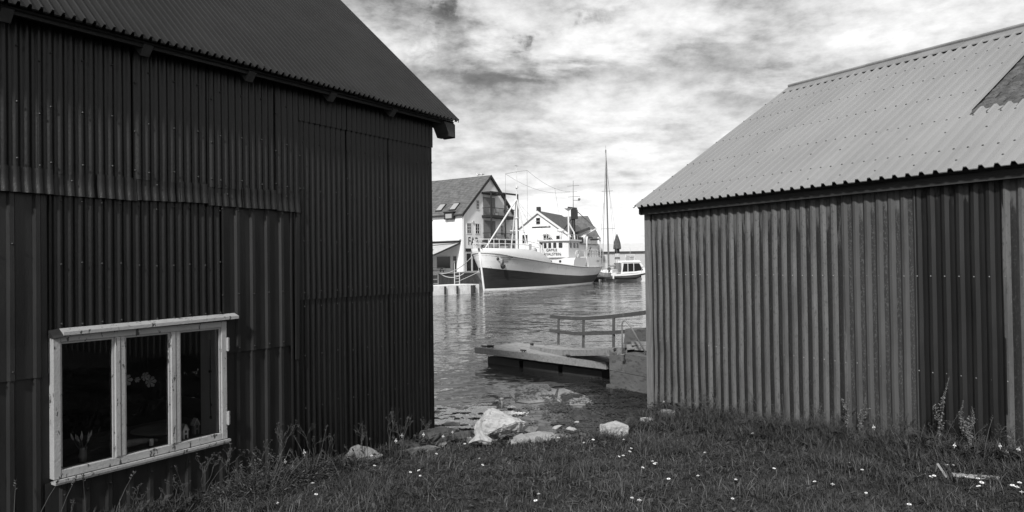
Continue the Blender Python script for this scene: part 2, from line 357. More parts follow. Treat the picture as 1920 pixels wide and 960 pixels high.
def sheet(mb, prof, t0, t1, f, nt_=4, dent=.004, lift=0., seed=0, m=0, skew=0., edge=True, tilt=0., em=None):
    """corrugated sheet: f(x, off, t) maps along, outward, up"""
    rows = []; ts = [t0+(t1-t0)*i/nt_ for i in range(nt_+1)]
    x0 = prof[0][0]; xw = max(prof[-1][0]-x0, .01)
    for j, t in enumerate(ts):
        row = []
        for x, o in prof:
            d = dent*mnoise.noise((x*1.3+seed*7.1, t*1.1, seed*3.3)) + dent*.5*mnoise.noise((x*5+seed, t*4, 2.))
            row.append(f(x, o+lift+d+tilt*(x-x0)/xw, t+skew*(x-x0)/xw))
        rows.append(row)
    mb.grid(rows, m)
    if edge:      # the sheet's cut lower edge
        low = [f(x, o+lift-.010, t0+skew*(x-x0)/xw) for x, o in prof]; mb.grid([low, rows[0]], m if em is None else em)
        if em is not None: mb.grid([[r_[0] for r_ in rows], [(f(x0, prof[0][1]+lift-.012, t)) for t in ts]], em)  # dark side strip, gap shade painted along the overlap
    return mb
def screws(mb, xs, ts, f, off, r=.008, m=1, jit=.01):
    for t in ts:
        for x in xs:
            xx = x; tt = t+random.uniform(-jit, jit)
            c = Vector(f(xx, off, tt)); nrm = (Vector(f(xx, off+.01, tt))-c).normalized()
            mb.tube([c-nrm*.004, c+nrm*r*.5, c+nrm*r], [r, r*.9, r*.3], 7, m)

# ------------------------------------------------------------------ ground, water, far land
def sstep(a, b, x):
    t = min(1, max(0, (x-a)/(b-a))); return t*t*(3-2*t)
def shore(x):
    return 9.12+1.55*sstep(1.1, 2.3, x)+max(0, x-2.2)*.64
def ground(x, y):
    yy = min(max(y, 3.2), 9.2); b = .40+.10*(9-yy)+(.016 if x > 0 else .045)*min(max(x, -5), 6)
    b += .05*mnoise.noise((x*.9, y*.9, 0))+.02*mnoise.noise((x*3, y*3, 5))
    d = y-shore(x)
    if d > -.3:
        s = sstep(-.3, 1.1, d); b = b*(1-s)-.45*s
        if d > 1.1: b = -.45-min(1.2, (d-1.1)*.3)
    return b
def axis(dense0, dense1, step, far):
    a = list(np.arange(dense0, dense1, step)); e = []; k = step
    while (e[-1] if e else 0) < far: k *= 1.6; e.append((e[-1] if e else 0)+k)
    return [dense0-q for q in e[::-1]]+a+[a[-1]+q for q in e]
gx = axis(-9, 10, .16, 2200); gy = axis(-4, 16, .16, 2200)
g = MB(); g.grid([[(x, y, ground(x, y)) for x in gx] for y in gy]); struct(g.build('ground', M_soil, smooth=True), label='turf covered shore ground sloping down to the harbour water')
g = MB(); g.grid([[(x, y, 0) for x in (-2200, -60, 0, 60, 2200)] for y in (9.3, 60, 200, 2200)]); struct(g.build('water', M_water), label='rippled grey harbour water')
g = MB(); g.poly([(-300, 84.5+160, -2), (-60, 90, -2), (-14, 79.5, -2), (-4.6, 84.6, -2), (9.5, 106.5, -2), (12, 121, -2), (90, 112, -2), (400, 120, -2), (900, 1500, -2), (-900, 1500, -2)], (0, 0, 3.7))
struct(g.build('quay', [M_quay]), label='far stone quay and land under the houses')
# the planked quay face below the white house
def ridge_hill():
    m = MB(); rows = []
    for j in range(9):
        v_ = j/8; row = []
        for i in range(61):
            x = -150+i*6; hgt = (6.0+3.2*mnoise.noise((x*.021+5, 0, 0))+1.2*mnoise.noise((x*.11, 1, 0)))*math.sin(math.pi*min(1, v_*1.0)*.5 if v_ < 1 else math.pi*.5)
            row.append((x, 178+v_*26+4*mnoise.noise((x*.05, v_*3, 2)), 1.6+max(0, hgt)+.5*mnoise.noise((x*.4, v_*9, 3))))
        rows.append(row)
    rows.append([(p[0], p[1]+60, 1.5) for p in rows[-1]])
    m.grid(rows); return m
struct(ridge_hill().build('hill', M_hill, smooth=True), label='low dark wooded hill behind the harbour buildings')

# ------------------------------------------------------------------ LEFT: black corrugated boathouse
LA = 56.1
BH = thing('boathouse', 'black corrugated iron boathouse with a white three pane window, left of the water gap', 'boathouse', (-1.06, 9.1, 0), LA)
fl = lambda x, o, t: (x, -o, t)
b = MB(); step = 0; pitch = .076
def add_sheet(x0, x1, z0, z1, lift, prof=None, mt=0, seed=0, skew=0, nt_=6, dent=.005, sx=None, rows=None, tilt=.004):
    p = prof or prof_sine(x0, x1)
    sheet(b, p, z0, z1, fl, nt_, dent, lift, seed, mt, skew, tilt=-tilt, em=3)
# upper rows over the band: sheets .71 wide
def crest(x0, x1, every):
    k = math.ceil(x0/pitch); out = []
    while k*pitch < x1: out.append(k*pitch); k += every
    return out
edges = [-2.173, -2.471, -3.189, -3.899, -4.618]
while edges[-1] > -13.9: edges.append(edges[-1]-.715)
for i in range(len(edges)-1):
    x1, x0 = edges[i], edges[i+1]
    add_sheet(x0-.03, x1, 3.47+random.uniform(-.008, .008), 4.80, .030, seed=i, tilt=.012)
    cs = crest(x0+.05, x1-.02, 3)
    screws(b, cs, (3.56, 3.98, 4.40), fl, .046, .010, 1, .02); screws(b, [x1-.02], (3.54, 3.9, 4.3), fl, .046, .009, 1, .03)
# flashing band of short bent pieces
x1 = -2.19; i = 0
while x1 > -13.9:
    w = random.uniform(.26, .42); x0 = x1-w
    zb = 3.30+random.uniform(-.010, .010)
    def fb(x, o, t, zb=zb): return (x, -(o+.018+max(0, 3.40-t)*.16), t)
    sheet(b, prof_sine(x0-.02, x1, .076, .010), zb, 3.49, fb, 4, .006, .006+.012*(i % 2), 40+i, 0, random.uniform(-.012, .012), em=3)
    screws(b, [round((x0+w*.5)/pitch)*pitch], (3.43,), fl, .034, .010, 1, .02)
    x1 = x0; i += 1
# right of the seam: full sheets
ed2 = [0., -.795, -1.484, -2.173]
for i in range(3):
    x1, x0 = ed2[i], ed2[i+1]
    add_sheet(x0-.03, x1, 4.275, 4.80, .020, seed=60+i); add_sheet(x0-.03, x1, 2.355, 4.30, .004, seed=65+i, nt_=10, tilt=.010)
    add_sheet(x0-.03, x1, .15, 2.375, -.014, seed=70+i, nt_=10, tilt=.008)
    screws(b, crest(x0+.03, x1, 3), (4.33, 4.05, 3.55, 3.0, 2.45, 2.28, 1.75, 1.2), fl, .022, .008, 1, .02)
    screws(b, [x1-.02], (4.05, 3.7, 3.3, 2.9, 2.45), fl, .026, .008, 1, .03)
# under the band
trp = lambda x0, x1, ph=0.: [(x, o) for x, o in prof_trap(x0, x1, .172, .030, .014, .026)]
add_sheet(-4.565, -3.07, 2.18, 3.33, .006, seed=80, skew=.02)
screws(b, crest(-4.5, -3.1, 2), (2.27, 2.75, 3.25), fl, .022, .009, 1, .02)
add_sheet(-3.10, -2.262, 1.885, 3.31, .004, trp(-3.10, -2.262), 2, 81, 0, 6, .003)
add_sheet(-3.10, -2.262, .15, 1.905, -.014, trp(-3.10, -2.262), 2, 82, 0, 6, .003)
screws(b, [-3.096+.172*k for k in range(5)], (3.27, 2.45, 1.93), fl, .03, .009, 1, .006)
add_sheet(-2.30, -2.165, .15, 3.31, .004, prof_sine(-2.30, -2.165), 0, 83, 0, 10, .010)
b.box(-2.275, -2.235, -.032, -.01, 1.70, 3.28, 2, Matrix.Rotation(R(.8), 4, 'Y'))
add_sheet(-13.9, -4.575, 1.885, 3.33, .0, trp(-13.9, -4.575), 2, 84, 0, 6, .004)
add_sheet(-13.9, -4.555, .05, 1.905, -.016, trp(-13.9, -4.555), 2, 85, 0, 6, .004)
screws(b, [-4.816-.172*k for k in range(0, 30)], (1.95, 2.9), fl, .03, .009, 1, .01)
add_sheet(-4.60, -3.06, .05, 1.06, -.004, trp(-4.60, -3.06), 2, 86, 0, 4, .004)
screws(b, [-4.472+.172*k for k in range(0, 8)], (.95,), fl, .028, .009, 1, .01)
b.build('wall', [M_iron, M_screwd, M_iron2, M_lap_shade], BH, smooth=False)
for p in bpy.data.objects['wall'].data.polygons:
    if p.material_index == 0: p.use_smooth = True
# inner shell so that the inside is dark: boards behind the sheets, gable and back walls, floor
c = MB()
c.box(-14, -4.56, .03, .08, -.3, 4.75); c.box(-3.08, -.02, .03, .08, -.3, 4.75); c.box(-4.56, -3.08, .03, .08, 2.2, 4.75); c.box(-4.56, -3.08, .03, .08, -.3, 1.06)
c.box(-14, 0, .08, 6, .35, .42)
c.build('inner_boards', M_dark, BH)
c = MB()
c.poly([(0, .0, -.4), (0, 6, -.4), (0, 6, 4.7), (0, 3, 7.6), (0, 0, 4.8)], (-.06, 0, 0)); c.poly([(-14, .0, -.4), (-14, 6, -.4), (-14, 6, 4.7), (-14, 3, 7.6), (-14, 0, 4.8)], (.06, 0, 0))
c.box(-14, 0, 5.94, 6, -.4, 4.8); c.build('gable_wall', M_iron, BH)
c = MB(); c.box(-14.1, .1, -.02, 6.05, -.6, .12); c.build('foundation', M_conc, BH)
# roof
PL = R(43.2); ye, ze = -.25, 4.61
def frl(x, o, t): return (x, ye+t*math.cos(PL)-o*math.sin(PL), ze+t*math.sin(PL)+o*math.cos(PL))
c = MB(); sl = 3.25/math.cos(PL)
edr = [.25-.76*k for k in range(0, 20)]
for i in range(len(edr)-1):
    sheet(c, prof_trap(edr[i+1]-.03, edr[i], .0737, .016, .007, .032), random.uniform(-.012, .008), sl, frl, 5, .003, .03, 100+i, 0, edge=True, tilt=.006)
screws(c, [.21], [k*.42+.2 for k in range(10)], frl, .046, .010, 1)
# far slope
c.poly([(.25, 3, ze+3.25*math.tan(PL)), (.25, 6.25, ze), (.25, 6.25, ze-.04), (.25, 3, ze+3.25*math.tan(PL)-.05)], (-14.5, 0, 0), 0)
rf = c.build('roof', [M_roofd, M_screwr], BH)
c = MB(); c.poly([frl(-14.2, -.03, .03), frl(-14.2, -.03, sl), frl(-14.2, -.012, sl), frl(-14.2, -.012, .03)], (14.42, 0, 0)); c.build('roof_boarding', M_fasd, BH)
c = MB(); c.bar(frl(-14.2, -.05, .06), frl(.22, -.05, .06), .03, .07); c.build('eaves_batten', M_fasd, BH)
# bargeboards and the boxed eaves end at the far corner
c = MB(); c.poly([(.20, ye+.02, ze-.02), (.20, ye+.02, ze-.20), (.20, ye+.20, ze-.20), (.20, 3, ze+3.23*math.tan(PL)-.22), (.20, 3, ze+3.23*math.tan(PL)-.05)], (.03, 0, 0))
c.build('bargeboard', M_fasd, BH)
c = MB(); c.poly([(.0, -.235, 4.60), (.11, -.235, 4.42), (.199, -.235, 4.42), (.199, -.235, 4.60)], (0, .22, 0)); c.build('eaves_end', M_soffit, BH)
for k, xr in enumerate((-7.9, -6.9, -5.9, -4.9, -3.881, -2.869, -1.848, -.895)):
    c = MB(); c.poly([frl(xr-.04, -.14, .02), frl(xr-.04, -.14, .42), frl(xr-.04, -.032, .42), frl(xr-.04, -.032, .02)], (.08, 0, 0)); c.build('rafter_end', M_soffit, BH)
# window
WN = MB()
wx0, wx1, wz0, wz1 = -4.56, -3.075, 1.085, 2.20
def fr(x0, x1, z0, z1, y0=-.055, y1=.02, m=0): WN.box(x0, x1, y0, y1, z0, z1, m)
fr(wx0, wx0+.055, wz0, wz1); fr(wx1-.055, wx1, wz0, wz1); fr(wx0+.055, wx1-.055, wz1-.055, wz1, -.053); fr(wx0+.055, wx1-.055, wz0, wz0+.065, -.053)
win = WN.build('window', M_white, BH)
mod = win.modifiers.new('b', 'BEVEL'); mod.width = .005; mod.segments = 2
for xm in (-4.055, -3.578):
    c = MB(); c.box(xm-.044, xm-.0015, -.060, .018, wz0+.066, wz1-.056); c.box(xm+.0015, xm+.040, -.056, .018, wz0+.066, wz1-.056)
    o = c.build('mullion', M_white, win); mod = o.modifiers.new('b', 'BEVEL'); mod.width = .005; mod.segments = 2
for a0, a1 in ((-4.504, -4.100), (-4.014, -3.623), (-3.537, -3.131)):
    c = MB(); c.box(a0+.001, a1-.001, -.024, -.018, wz0+.066, wz1-.056); c.build('pane', M_pane, win)
    c = MB(); c.box(a1-.014, a1-.001, -.040, -.026, wz0+.067, wz1-.057); c.box(a0+.001, a0+.012, -.040, -.026, wz0+.067, wz1-.057); c.box(a0+.012, a1-.014, -.040, -.026, wz1-.070, wz1-.057)
    c.build('glazing_bead', M_white, win)
c = MB(); c.poly([(-4.50, -.02, 2.212), (-4.50, -.095, 2.198), (-4.50, -.095, 2.225), (-4.50, -.02, 2.250)], (1.53, 0, .02)); o = c.build('head_board', M_white, win)
c = MB(); c.poly([(-4.575, -.015, 2.19), (-4.575, -.09, 2.18), (-4.575, -.08, 2.20), (-4.575, -.015, 2.24)], (.09, 0, .012)); c.build('bent_flashing', M_iron2, win)
c = MB(); c.box(-4.56, -3.06, -.085, -.056, 1.062, 1.083); c.box(-4.555, -3.07, -.075, .02, 1.045, 1.061); o = c.build('sill', M_white, win)
for hx, hz in ((-3.085, 1.98), (-3.085, 1.28)):
    c = MB(); s_ = 1 if hx > -4 else -1; c.box(hx if s_ > 0 else hx-.02, hx+.03*s_ if s_ > 0 else hx+.012, -.068, -.056, hz-.06, hz+.06); c.tube([(hx+.012*s_, -.068, hz-.065), (hx+.012*s_, -.068, hz+.065)], .008); c.build('hinge', M_white, win)
c = MB(); c.box(-3.145, -3.075, .021, .27, 1.085, 2.195); c.build('reveal_board', M_lgrey, win); c = MB(); c.box(-4.56, -4.50, .021, .27, 1.085, 2.195); c.build('reveal_board', M_lgrey, win)
c = MB(); c.tube([(-3.147, .10, 2.02), (-3.15, .10, 1.75), (-3.148, .11, 1.50), (-3.149, .10, 1.30)], .004, 5); c.ball((-3.153, .10, 1.72), .016); c.tube([(-3.15, .10, 1.42), (-3.15, .085, 1.40), (-3.15, .10, 1.37), (-3.15, .115, 1.40), (-3.15, .10, 1.42)], .004, 5); c.ball((-3.152, .10, 1.28), .012, 6, 0, (1, 1, 1.8)); c.build('blind_cord', M_trim, win)

def L2W(x, y, z=0):
    a = R(LA); return Vector((-1.06+x*math.cos(a)-y*math.sin(a), 9.1+x*math.sin(a)+y*math.cos(a), z))
# things inside, seen through the panes
tb = thing('table', 'dark plank table just inside the boathouse window', 'table', L2W(-3.9, .6, .42), LA)
c = MB()
for k in range(5): c.box(-.95, 1.1, -.42+k*.21, -.42+k*.21+.205, .64, .68)
c.build('tabletop', M_darkw, tb)
for sx in (-.9, 1.0):
    for sy in (-.38, .55): c = MB(); c.bar((sx, sy, 0), (sx, sy, .64), .07, .07); c.build('leg', M_darkw, tb)
TZ = 1.102
def lathe(mb, prof, c, n=20, m=0):
    mb.grid([[(c[0]+r*math.cos(2*math.pi*k/n), c[1]+r*math.sin(2*math.pi*k/n), c[2]+z) for k in range(n)] for r, z in prof], m, True)
c = MB(); lathe(c, [(.001, .012), (.17, .014), (.25, .035), (.255, .03), (.17, .0), (.001, .0)], (0, 0, 0), 28)
tag(c.build('plate', M_grey, None, True, L2W(-3.32, .70, TZ), 0), 'wide round grey plate on the dark table behind the panes', 'plate')
def model_house(name, label, x, y, h, mt):
    t = thing(name, label, 'ornament', L2W(x, y, TZ), LA, 'toy houses on the window table')
    c = MB(); c.poly([(-.025, 0, 0), (.025, 0, 0), (.025, 0, h*.6), (0, 0, h*.92), (-.025, 0, h*.6)], (0, .05, 0)); c.build('body', mt, t)
    c = MB(); c.bar((-.032, .025, h*.55), (.0, .025, h), .056, .008); c.bar((.032, .025, h*.55), (0, .025, h), .056, .008); c.build('roof', M_lgrey, t)
    c = MB(); c.box(-.009, .009, -.003, -.0005, .0, h*.28); c.box(-.008, .008, -.003, -.0005, h*.4, h*.58); c.build('opening', M_trim, t)
model_house('toy_house', 'small pale toy house with a dark doorway, nearer the pane', -3.33, .22, .135, M_render)
model_house('toy_house', 'small darker toy house at the right end of the table', -3.17, .30, .15, M_grey)
vs = thing('flower_vase', 'small glass vase of white tulip buds in the left pane', 'vase', L2W(-4.22, .24, TZ), 0)
c = MB(); lathe(c, [(.001, 0), (.03, 0), (.034, .05), (.028, .1), (.036, .12), (.033, .12), (.025, .1), (.03, .05), (.001, .01)], (0, 0, 0), 16); c.build('vase', M_grey, vs, True)
for k in range(9):
    a = k*.7+.2; rr = .03+.035*(k % 3)/2
    c = MB(); p = Vector((rr*math.cos(a), rr*math.sin(a), .17+.02*(k % 2))); c.tube([(0, 0, .05), p], .003, 5, 0); c.tube([p, p+Vector((.012*math.cos(a), .012*math.sin(a), .025)), p+Vector((.02*math.cos(a), .02*math.sin(a), .06))], [.004, .009, .002], 7, 1)
    c.build('tulip', [M_leafd, M_glow], vs, True)
dw = thing('driftwood', 'piece of pale driftwood lying on the table in the middle pane', 'driftwood', L2W(-3.76, .32, TZ), LA)
c = MB(); c.tube([(-.18, .02, .03), (-.05, -.01, .05), (.08, .02, .04), (.2, -.02, .025)], [.015, .035, .03, .012], 8); c.build('branch', M_wood, dw, True)
c = MB(); c.box(.11, .14, -.07, -.05, 0, .06); c.build('price_tag', M_render, dw)
gl = thing('flower_garland', 'string of pale paper blooms hanging in the dark middle pane', 'garland', L2W(-3.47, .8, -.255), LA)
c = MB(); c.tube([(-.13, 0, 4.6), (-.12, 0, 1.92)], .002, 5); c.tube([(.1, 0, 4.6), (.09, 0, 1.9)], .002, 5); c.tube([(-.13, 0, 1.92), (-.03, 0, 1.89), (.1, 0, 1.88)], .003, 5); c.build('wire', M_trim, gl)
for (x, z, r_) in ((-.12, 1.90, .05), (.06, 1.91, .04), (.11, 1.85, .05), (-.02, 1.89, .025)):
    c = MB()
    for k in range(6):
        a = k*1.05; c.add([(x, 0, z), (x+r_*math.cos(a-.4), -.02, z+r_*math.sin(a-.4)), (x+r_*1.15*math.cos(a), -.03, z+r_*1.15*math.sin(a)), (x+r_*math.cos(a+.4), -.02, z+r_*math.sin(a+.4))], [(0, 1, 2, 3)])
    c.build('bloom', M_glow, gl)

# ------------------------------------------------------------------ RIGHT: grey corrugated shed
RA = -57.5; RO = Vector((2.22, 10.7, 0))
SH = thing('metal_shed', 'weathered grey metal shed with a pale ribbed roof, right of the water gap', 'shed', RO, RA)
def R2W(x, y, z=0):
    a = R(RA); return Vector((RO.x+x*math.cos(a)-y*math.sin(a), RO.y+x*math.sin(a)+y*math.cos(a), z))
c = MB()
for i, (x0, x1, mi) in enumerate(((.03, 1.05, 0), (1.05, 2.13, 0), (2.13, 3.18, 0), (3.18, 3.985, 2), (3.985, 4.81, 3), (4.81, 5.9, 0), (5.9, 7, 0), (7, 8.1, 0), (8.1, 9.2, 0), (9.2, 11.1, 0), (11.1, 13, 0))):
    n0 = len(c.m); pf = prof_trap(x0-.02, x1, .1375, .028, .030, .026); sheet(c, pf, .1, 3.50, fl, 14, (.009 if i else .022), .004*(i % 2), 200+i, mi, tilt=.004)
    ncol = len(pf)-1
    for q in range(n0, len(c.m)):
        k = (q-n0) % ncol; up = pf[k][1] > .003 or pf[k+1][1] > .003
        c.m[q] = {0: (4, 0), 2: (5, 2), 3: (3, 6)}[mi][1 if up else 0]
xs = [.1375*k for k in range(1, 94)]
screws(c, xs, (2.515,), fl, .026, .008, 1, .004); screws(c, xs, (1.50,), fl, .026, .008, 1, .006)
screws(c, xs[:7], (.62, 3.1), fl, .022, .007, 1, .02); screws(c, [xs[0], xs[3], xs[8], xs[15], xs[21]], (1.1,), fl, .022, .007, 1, .2)
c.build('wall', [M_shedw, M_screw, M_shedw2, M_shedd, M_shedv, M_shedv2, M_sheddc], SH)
c = MB(); c.box(0, 13, .03, .07, -.2, 3.62); c.poly([(0.0, .03, -.3), (0.0, 7.3, -.3), (0.0, 7.3, 3.6), (0.0, 3.65, 5.75), (0.0, .03, 3.6)], (.05, 0, 0)); c.poly([(13, .03, -.3), (13, 7.3, -.3), (13, 7.3, 3.6), (13, 3.65, 5.75), (13, .03, 3.6)], (.05, 0, 0)); c.box(0, 13, 7.26, 7.3, -.3, 3.6)
c.build('gable_wall', M_shedw2, SH)
c = MB(); c.box(-.165, -.045, -.03, .02, .2, 3.5); c.box(-.12, -.005, .0, .06, .2, 3.5, 1); c.build('corner_post', [M_postw, M_trim], SH)
c = MB(); c.box(-.05, 13.05, .02, 7.3, -.6, .2); c.build('foundation', M_conc, SH)
PR = R(31.1); yr, zr = -.2, 3.572; slr = 3.86/math.cos(PR)
def frr(x, o, t): return (x, yr+t*math.cos(PR)-o*math.sin(PR), zr+t*math.sin(PR)+o*math.cos(PR))
c = MB(); P1 = .1384
segs = [(-.2, .93), (.93, 2.04), (2.04, 3.148), (3.148, 4.04), (4.04, 4.81), (4.81, 5.92), (5.92, 7.03), (7.03, 8.13), (8.13, 9.24), (9.24, 10.35), (10.35, 11.5), (11.5, 13.2)]
tp = 1.60
for i, (x0, x1) in enumerate(segs):
    top = tp if 4.0 <= x0 < 8 else slr-.03
    sheet(c, [(x, o) for x, o in prof_trap(x0-.015, x1, P1, .030, .016, .036)], -.02+random.uniform(-.006, .006), top, frr, 6, .003, .012+.002*(i % 2), 300+i, 0, edge=True)
xs = [P1*k for k in range(-1, 95)]
for t in (.45, 1.35, 2.20, 3.05, 3.75):
    screws(c, [x for x in xs if t < tp or not 4.0 < x < 8.2], (t,), frr, .048, .012, 1, .008)
screws(c, [P1*k for k in range(-1, 95, 3)], (.15, .95), frr, .048, .012, 1, .008)
c.poly([(-.2, 3.66, zr+3.86*math.tan(PR)), (-.2, 7.5, zr), (-.2, 7.5, zr-.05), (-.2, 3.66, zr+3.86*math.tan(PR)-.05)], (13.4, 0, 0), 0)
c.poly([frr(-.17, -.045, .03), frr(-.17, -.045, slr), frr(-.17, -.005, slr), frr(-.17, -.005, .03)], (13.2, 0, 0), 2)
rf = c.build('roof', [M_roofl, M_screwr, M_fasd], SH)
c = MB(); rows = []
for i in range(50):
    t = tp-.12+(slr-tp+.1)*i/49; row = []
    for j in range(110):
        x = 4.045+4.08*j/109+.03*mnoise.noise((t*6, j*.02, 2))*max(0, 1-j/4)
        row.append(frr(x, .008+.02*max(0, mnoise.noise((x*8, t*8, 3)))+.022*mnoise.noise((x*22, t*22, 1)) + .012*math.sin(2*math.pi*x/.15), t))
    rows.append(row)
c.grid(rows); c.build('moss_patch', M_moss, rf, True)
c = MB()
for i in range(9):
    x0 = -.13+i*1.5; dz = .004*(i % 2)
    for s_ in (1,):
        yr_ = 3.66; zz = zr+3.86*math.tan(PR)+.065+dz
        c.poly([(x0, yr_-.20, zz-.20*math.tan(PR)-.01), (x0, yr_, zz), (x0, yr_+.20, zz-.2*math.tan(PR)), (x0, yr_+.2, zz-.2*math.tan(PR)-.01), (x0, yr_, zz-.012), (x0, yr_-.2, zz-.2*math.tan(PR)-.022)], (1.52, 0, 0))
        c.tube([(x0, yr_, zz+.012), (x0+1.5, yr_, zz+.012)], .03, 8)
c.build('ridge_cap', M_ridge, rf)
c = MB(); c.box(-.17, 13.1, -.115, -.075, 3.452, 3.580); c.box(-.165, 13.1, -.074, .0, 3.50, 3.52); c.build('fascia', M_fasg, SH)
c = MB(); c.poly([(-.17, -.14, 3.46), (-.17, 3.64, 3.46+3.78*math.tan(PR)), (-.17, 3.64, 3.58+3.78*math.tan(PR)), (-.17, -.14, 3.58)], (.03, 0, 0)); c.build('bargeboard', M_fasg, SH)

# ------------------------------------------------------------------ pier, float dock, gangway
pr = thing('concrete_pier', 'rough concrete pier beside the metal shed', 'pier', RO, RA)
c = MB(); rows = []
def wob(x, y, z): return (x+.012*mnoise.noise((x*3, y*3, z*3)), y+.012*mnoise.noise((x*3+9, y*3, z*3)), z)
xsn = [-3.65+3.65*i/20 for i in range(21)]
c.grid([[wob(x, 2.18+(.012 if z < .36 else 0), z) for x in xsn] for z in (-1.5, .0, .2, .355, .365, .6, .77)] + [[wob(x, 2.20, .79) for x in xsn], [(x, 6, .79) for x in xsn]])
c.grid([[wob(-3.65, y, z) for z in (-1.5, .0, .36, .6, .77, .79)] for y in (6, 4, 3, 2.4, 2.18)])
c.build('body', M_conc, pr)
c = MB(); c.box(-3.68, -3.40, 2.10, 2.2, -.05, .06); c.build('footing', M_conc, pr)
c = MB()
for k in range(14): c.box(-3.6+k*.21, -3.4+k*.21, 3.2, 5.9, .792, .832)
c.build('decking', M_wood2, pr)
lr = thing('ladder_rail', 'bent steel tube ladder handrail on the pier edge', 'handrail', (2.28, 14.3, .78), 0)
c = MB(); P = [(0, 0, 0), (0, 0, .4), (0, 0, .62)]+[(.05-.05*math.cos(a), -.0-.02*a, .62+.10*math.sin(a)) for a in (.5, 1., 1.5, 2.0)]+[(.16, -.12, .60), (.48, -.2, .0)]
c.tube(P, .017, 8); c.build('rail', M_grey, lr, True)
c = MB(); lathe(c, [(.001, .02), (.05, .02), (.05, .0)], (0, 0, 0), 10); c.build('foot_plate', M_grey, lr)
cb = thing('concrete_block', 'grey concrete mooring block standing on the pier', 'block', (2.72, 15.1, .79), RA)
c = MB(); c.poly([(-.2, -.22, 0), (.25, -.22, 0), (.2, -.18, .46), (-.15, -.18, .46)], (0, .40, 0)); c.build('block', M_conc, cb)
tb2 = thing('timber_beam', 'heavy timber beam resting across the pier end', 'beam', (2.62, 14.7, .835), -30)
c = MB(); c.bar((-.25, .0, .05), (.55, .0, .05), .16, .10); c.bar((-.05, -.1, .14), (.4, .12, .14), .10, .07); o = c.build('beam', M_wood, tb2)
def rope_heap(name, label, loc, r, n=5, m=None):
    c = MB(); pts = []
    for k in range(n*14):
        a = 2*math.pi*k/14; rr = r*(.55+.45*mnoise.noise((k*.13, loc[0], 1))); pts.append((rr*math.cos(a)+.2*r*mnoise.noise((k*.07, 3, 2)), rr*.8*math.sin(a), .015+.05*k/(n*14)+.02*abs(mnoise.noise((k*.3, 1, 1)))))
    c.tube(pts, .014, 6); o = c.build(name, m or M_rubber, None, True, loc, 0); return tag(o, label, 'rope')
D0 = Vector((-1.06, 18.75, 0)); D1 = Vector((2.10, 15.55, 0)); dl = (D1-D0).length; da = math.degrees(math.atan2(D1.y-D0.y, D1.x-D0.x))
dk = thing('floating_dock', 'low floating wooden dock with a plank edge beam', 'dock', D0, da)
c = MB(); 
for k in range(int(1.5/.125)):
    c.box(.05, dl-.03, .06+k*.125, .06+k*.125+.118, .405, .435+.004*(k % 3))
c.build('deck', M_wood2, dk)
c = MB(); c.box(0, dl*.52, 0, .06, .29, .45); c.box(dl*.521, dl, .0, .06, .285, .447); c.box(0, .06, .06, 1.55, .29, .448); c.box(dl-.06, dl, .06, 1.55, .29, .448); c.box(.06, dl-.06, 1.49, 1.55, .29, .44); o = c.build('edge_beam', M_wood, dk)
c = MB()
for k in range(3): c.box(.2+k*1.36, 1.42+k*1.36, .30, 1.4, -.25, .18)
c.build('float', M_rubber, dk)
for x_ in (.25, 1.75, 3.3): c = MB(); c.tube([(x_-.1, .12, .49), (x_+.1, .12, .49)], .018, 6); c.tube([(x_-.04, .12, .44), (x_-.04, .12, .5)], .014, 6); c.tube([(x_+.04, .12, .44), (x_+.04, .12, .5)], .014, 6); c.build('cleat', M_rubber, dk)
rope_heap('rope', 'dark rope heaped on the left tip of the dock', (-.62, 18.55, .45), .16)
rope_heap('rope', 'dark rope heaped beside the lower end of the gangway', (.50, 18.45, .50), .07, 3)
rope_heap('rope', 'dark rope lying on the corner of the pier', (2.22, 14.80, .79), .09, 3)
gwy = thing('gangway', 'sagging wooden gangway with a railing on one side', 'gangway', (.78, 18.45, 0), 0)
ga = Vector((1.90, -3.75, 0)).normalized(); gn = Vector((-ga.y, ga.x, 0))
def gz(s): return .50+.07*s+.44*max(0, s-.22)**1.35
GL = 4.25
def gp(s, w, z=0): p = ga*(s*GL)+gn*w; return Vector((p.x, p.y, gz(s)+z))
c = MB(); S = [i/14 for i in range(15)]
for s in range(30): s0 = s/30; c.add([gp(s0+.002, -.32, .0), gp(s0+.031, -.32, .0), gp(s0+.031, .32, .0), gp(s0+.002, .32, .0), gp(s0+.002, -.32, -.03), gp(s0+.031, -.32, -.03), gp(s0+.031, .32, -.03), gp(s0+.002, .32, -.03)], [(0, 1, 2, 3), (7, 6, 5, 4), (0, 4, 5, 1), (1, 5, 6, 2), (2, 6, 7, 3), (3, 7, 4, 0)])
c.build('walkway', M_wood2, gwy)
for w in (-.35, .35):
    c = MB(); c.grid([[gp(s, w-.03, .02) for s in S], [gp(s, w+.03, .02) for s in S], [gp(s, w+.03, -.12) for s in S], [gp(s, w-.03, -.12) for s in S], [gp(s, w-.03, .02) for s in S]]); c.build('side_beam', M_wood, gwy)
for s in (.05, .34, .65, .985):
    c = MB(); c.bar(gp(s, .38, -.08), gp(s, .40, .72), .05, .065); c.build('post', M_rail, gwy)
c = MB(); S2 = [-.05+1.06*i/14 for i in range(15)]
c.grid([[gp(s, .385, .71) for s in S2], [gp(s, .455, .71) for s in S2], [gp(s, .455, .80) for s in S2], [gp(s, .385, .80) for s in S2], [gp(s, .385, .71) for s in S2]]); c.build('handrail', M_rail, gwy)
c = MB(); S3 = [-.05+1.03*i/14 for i in range(15)]
c.grid([[gp(s, .345, .33) for s in S3], [gp(s, .375, .33) for s in S3], [gp(s, .375, .42) for s in S3], [gp(s, .345, .42) for s in S3], [gp(s, .345, .33) for s in S3]]); c.build('mid_rail', M_rail, gwy)

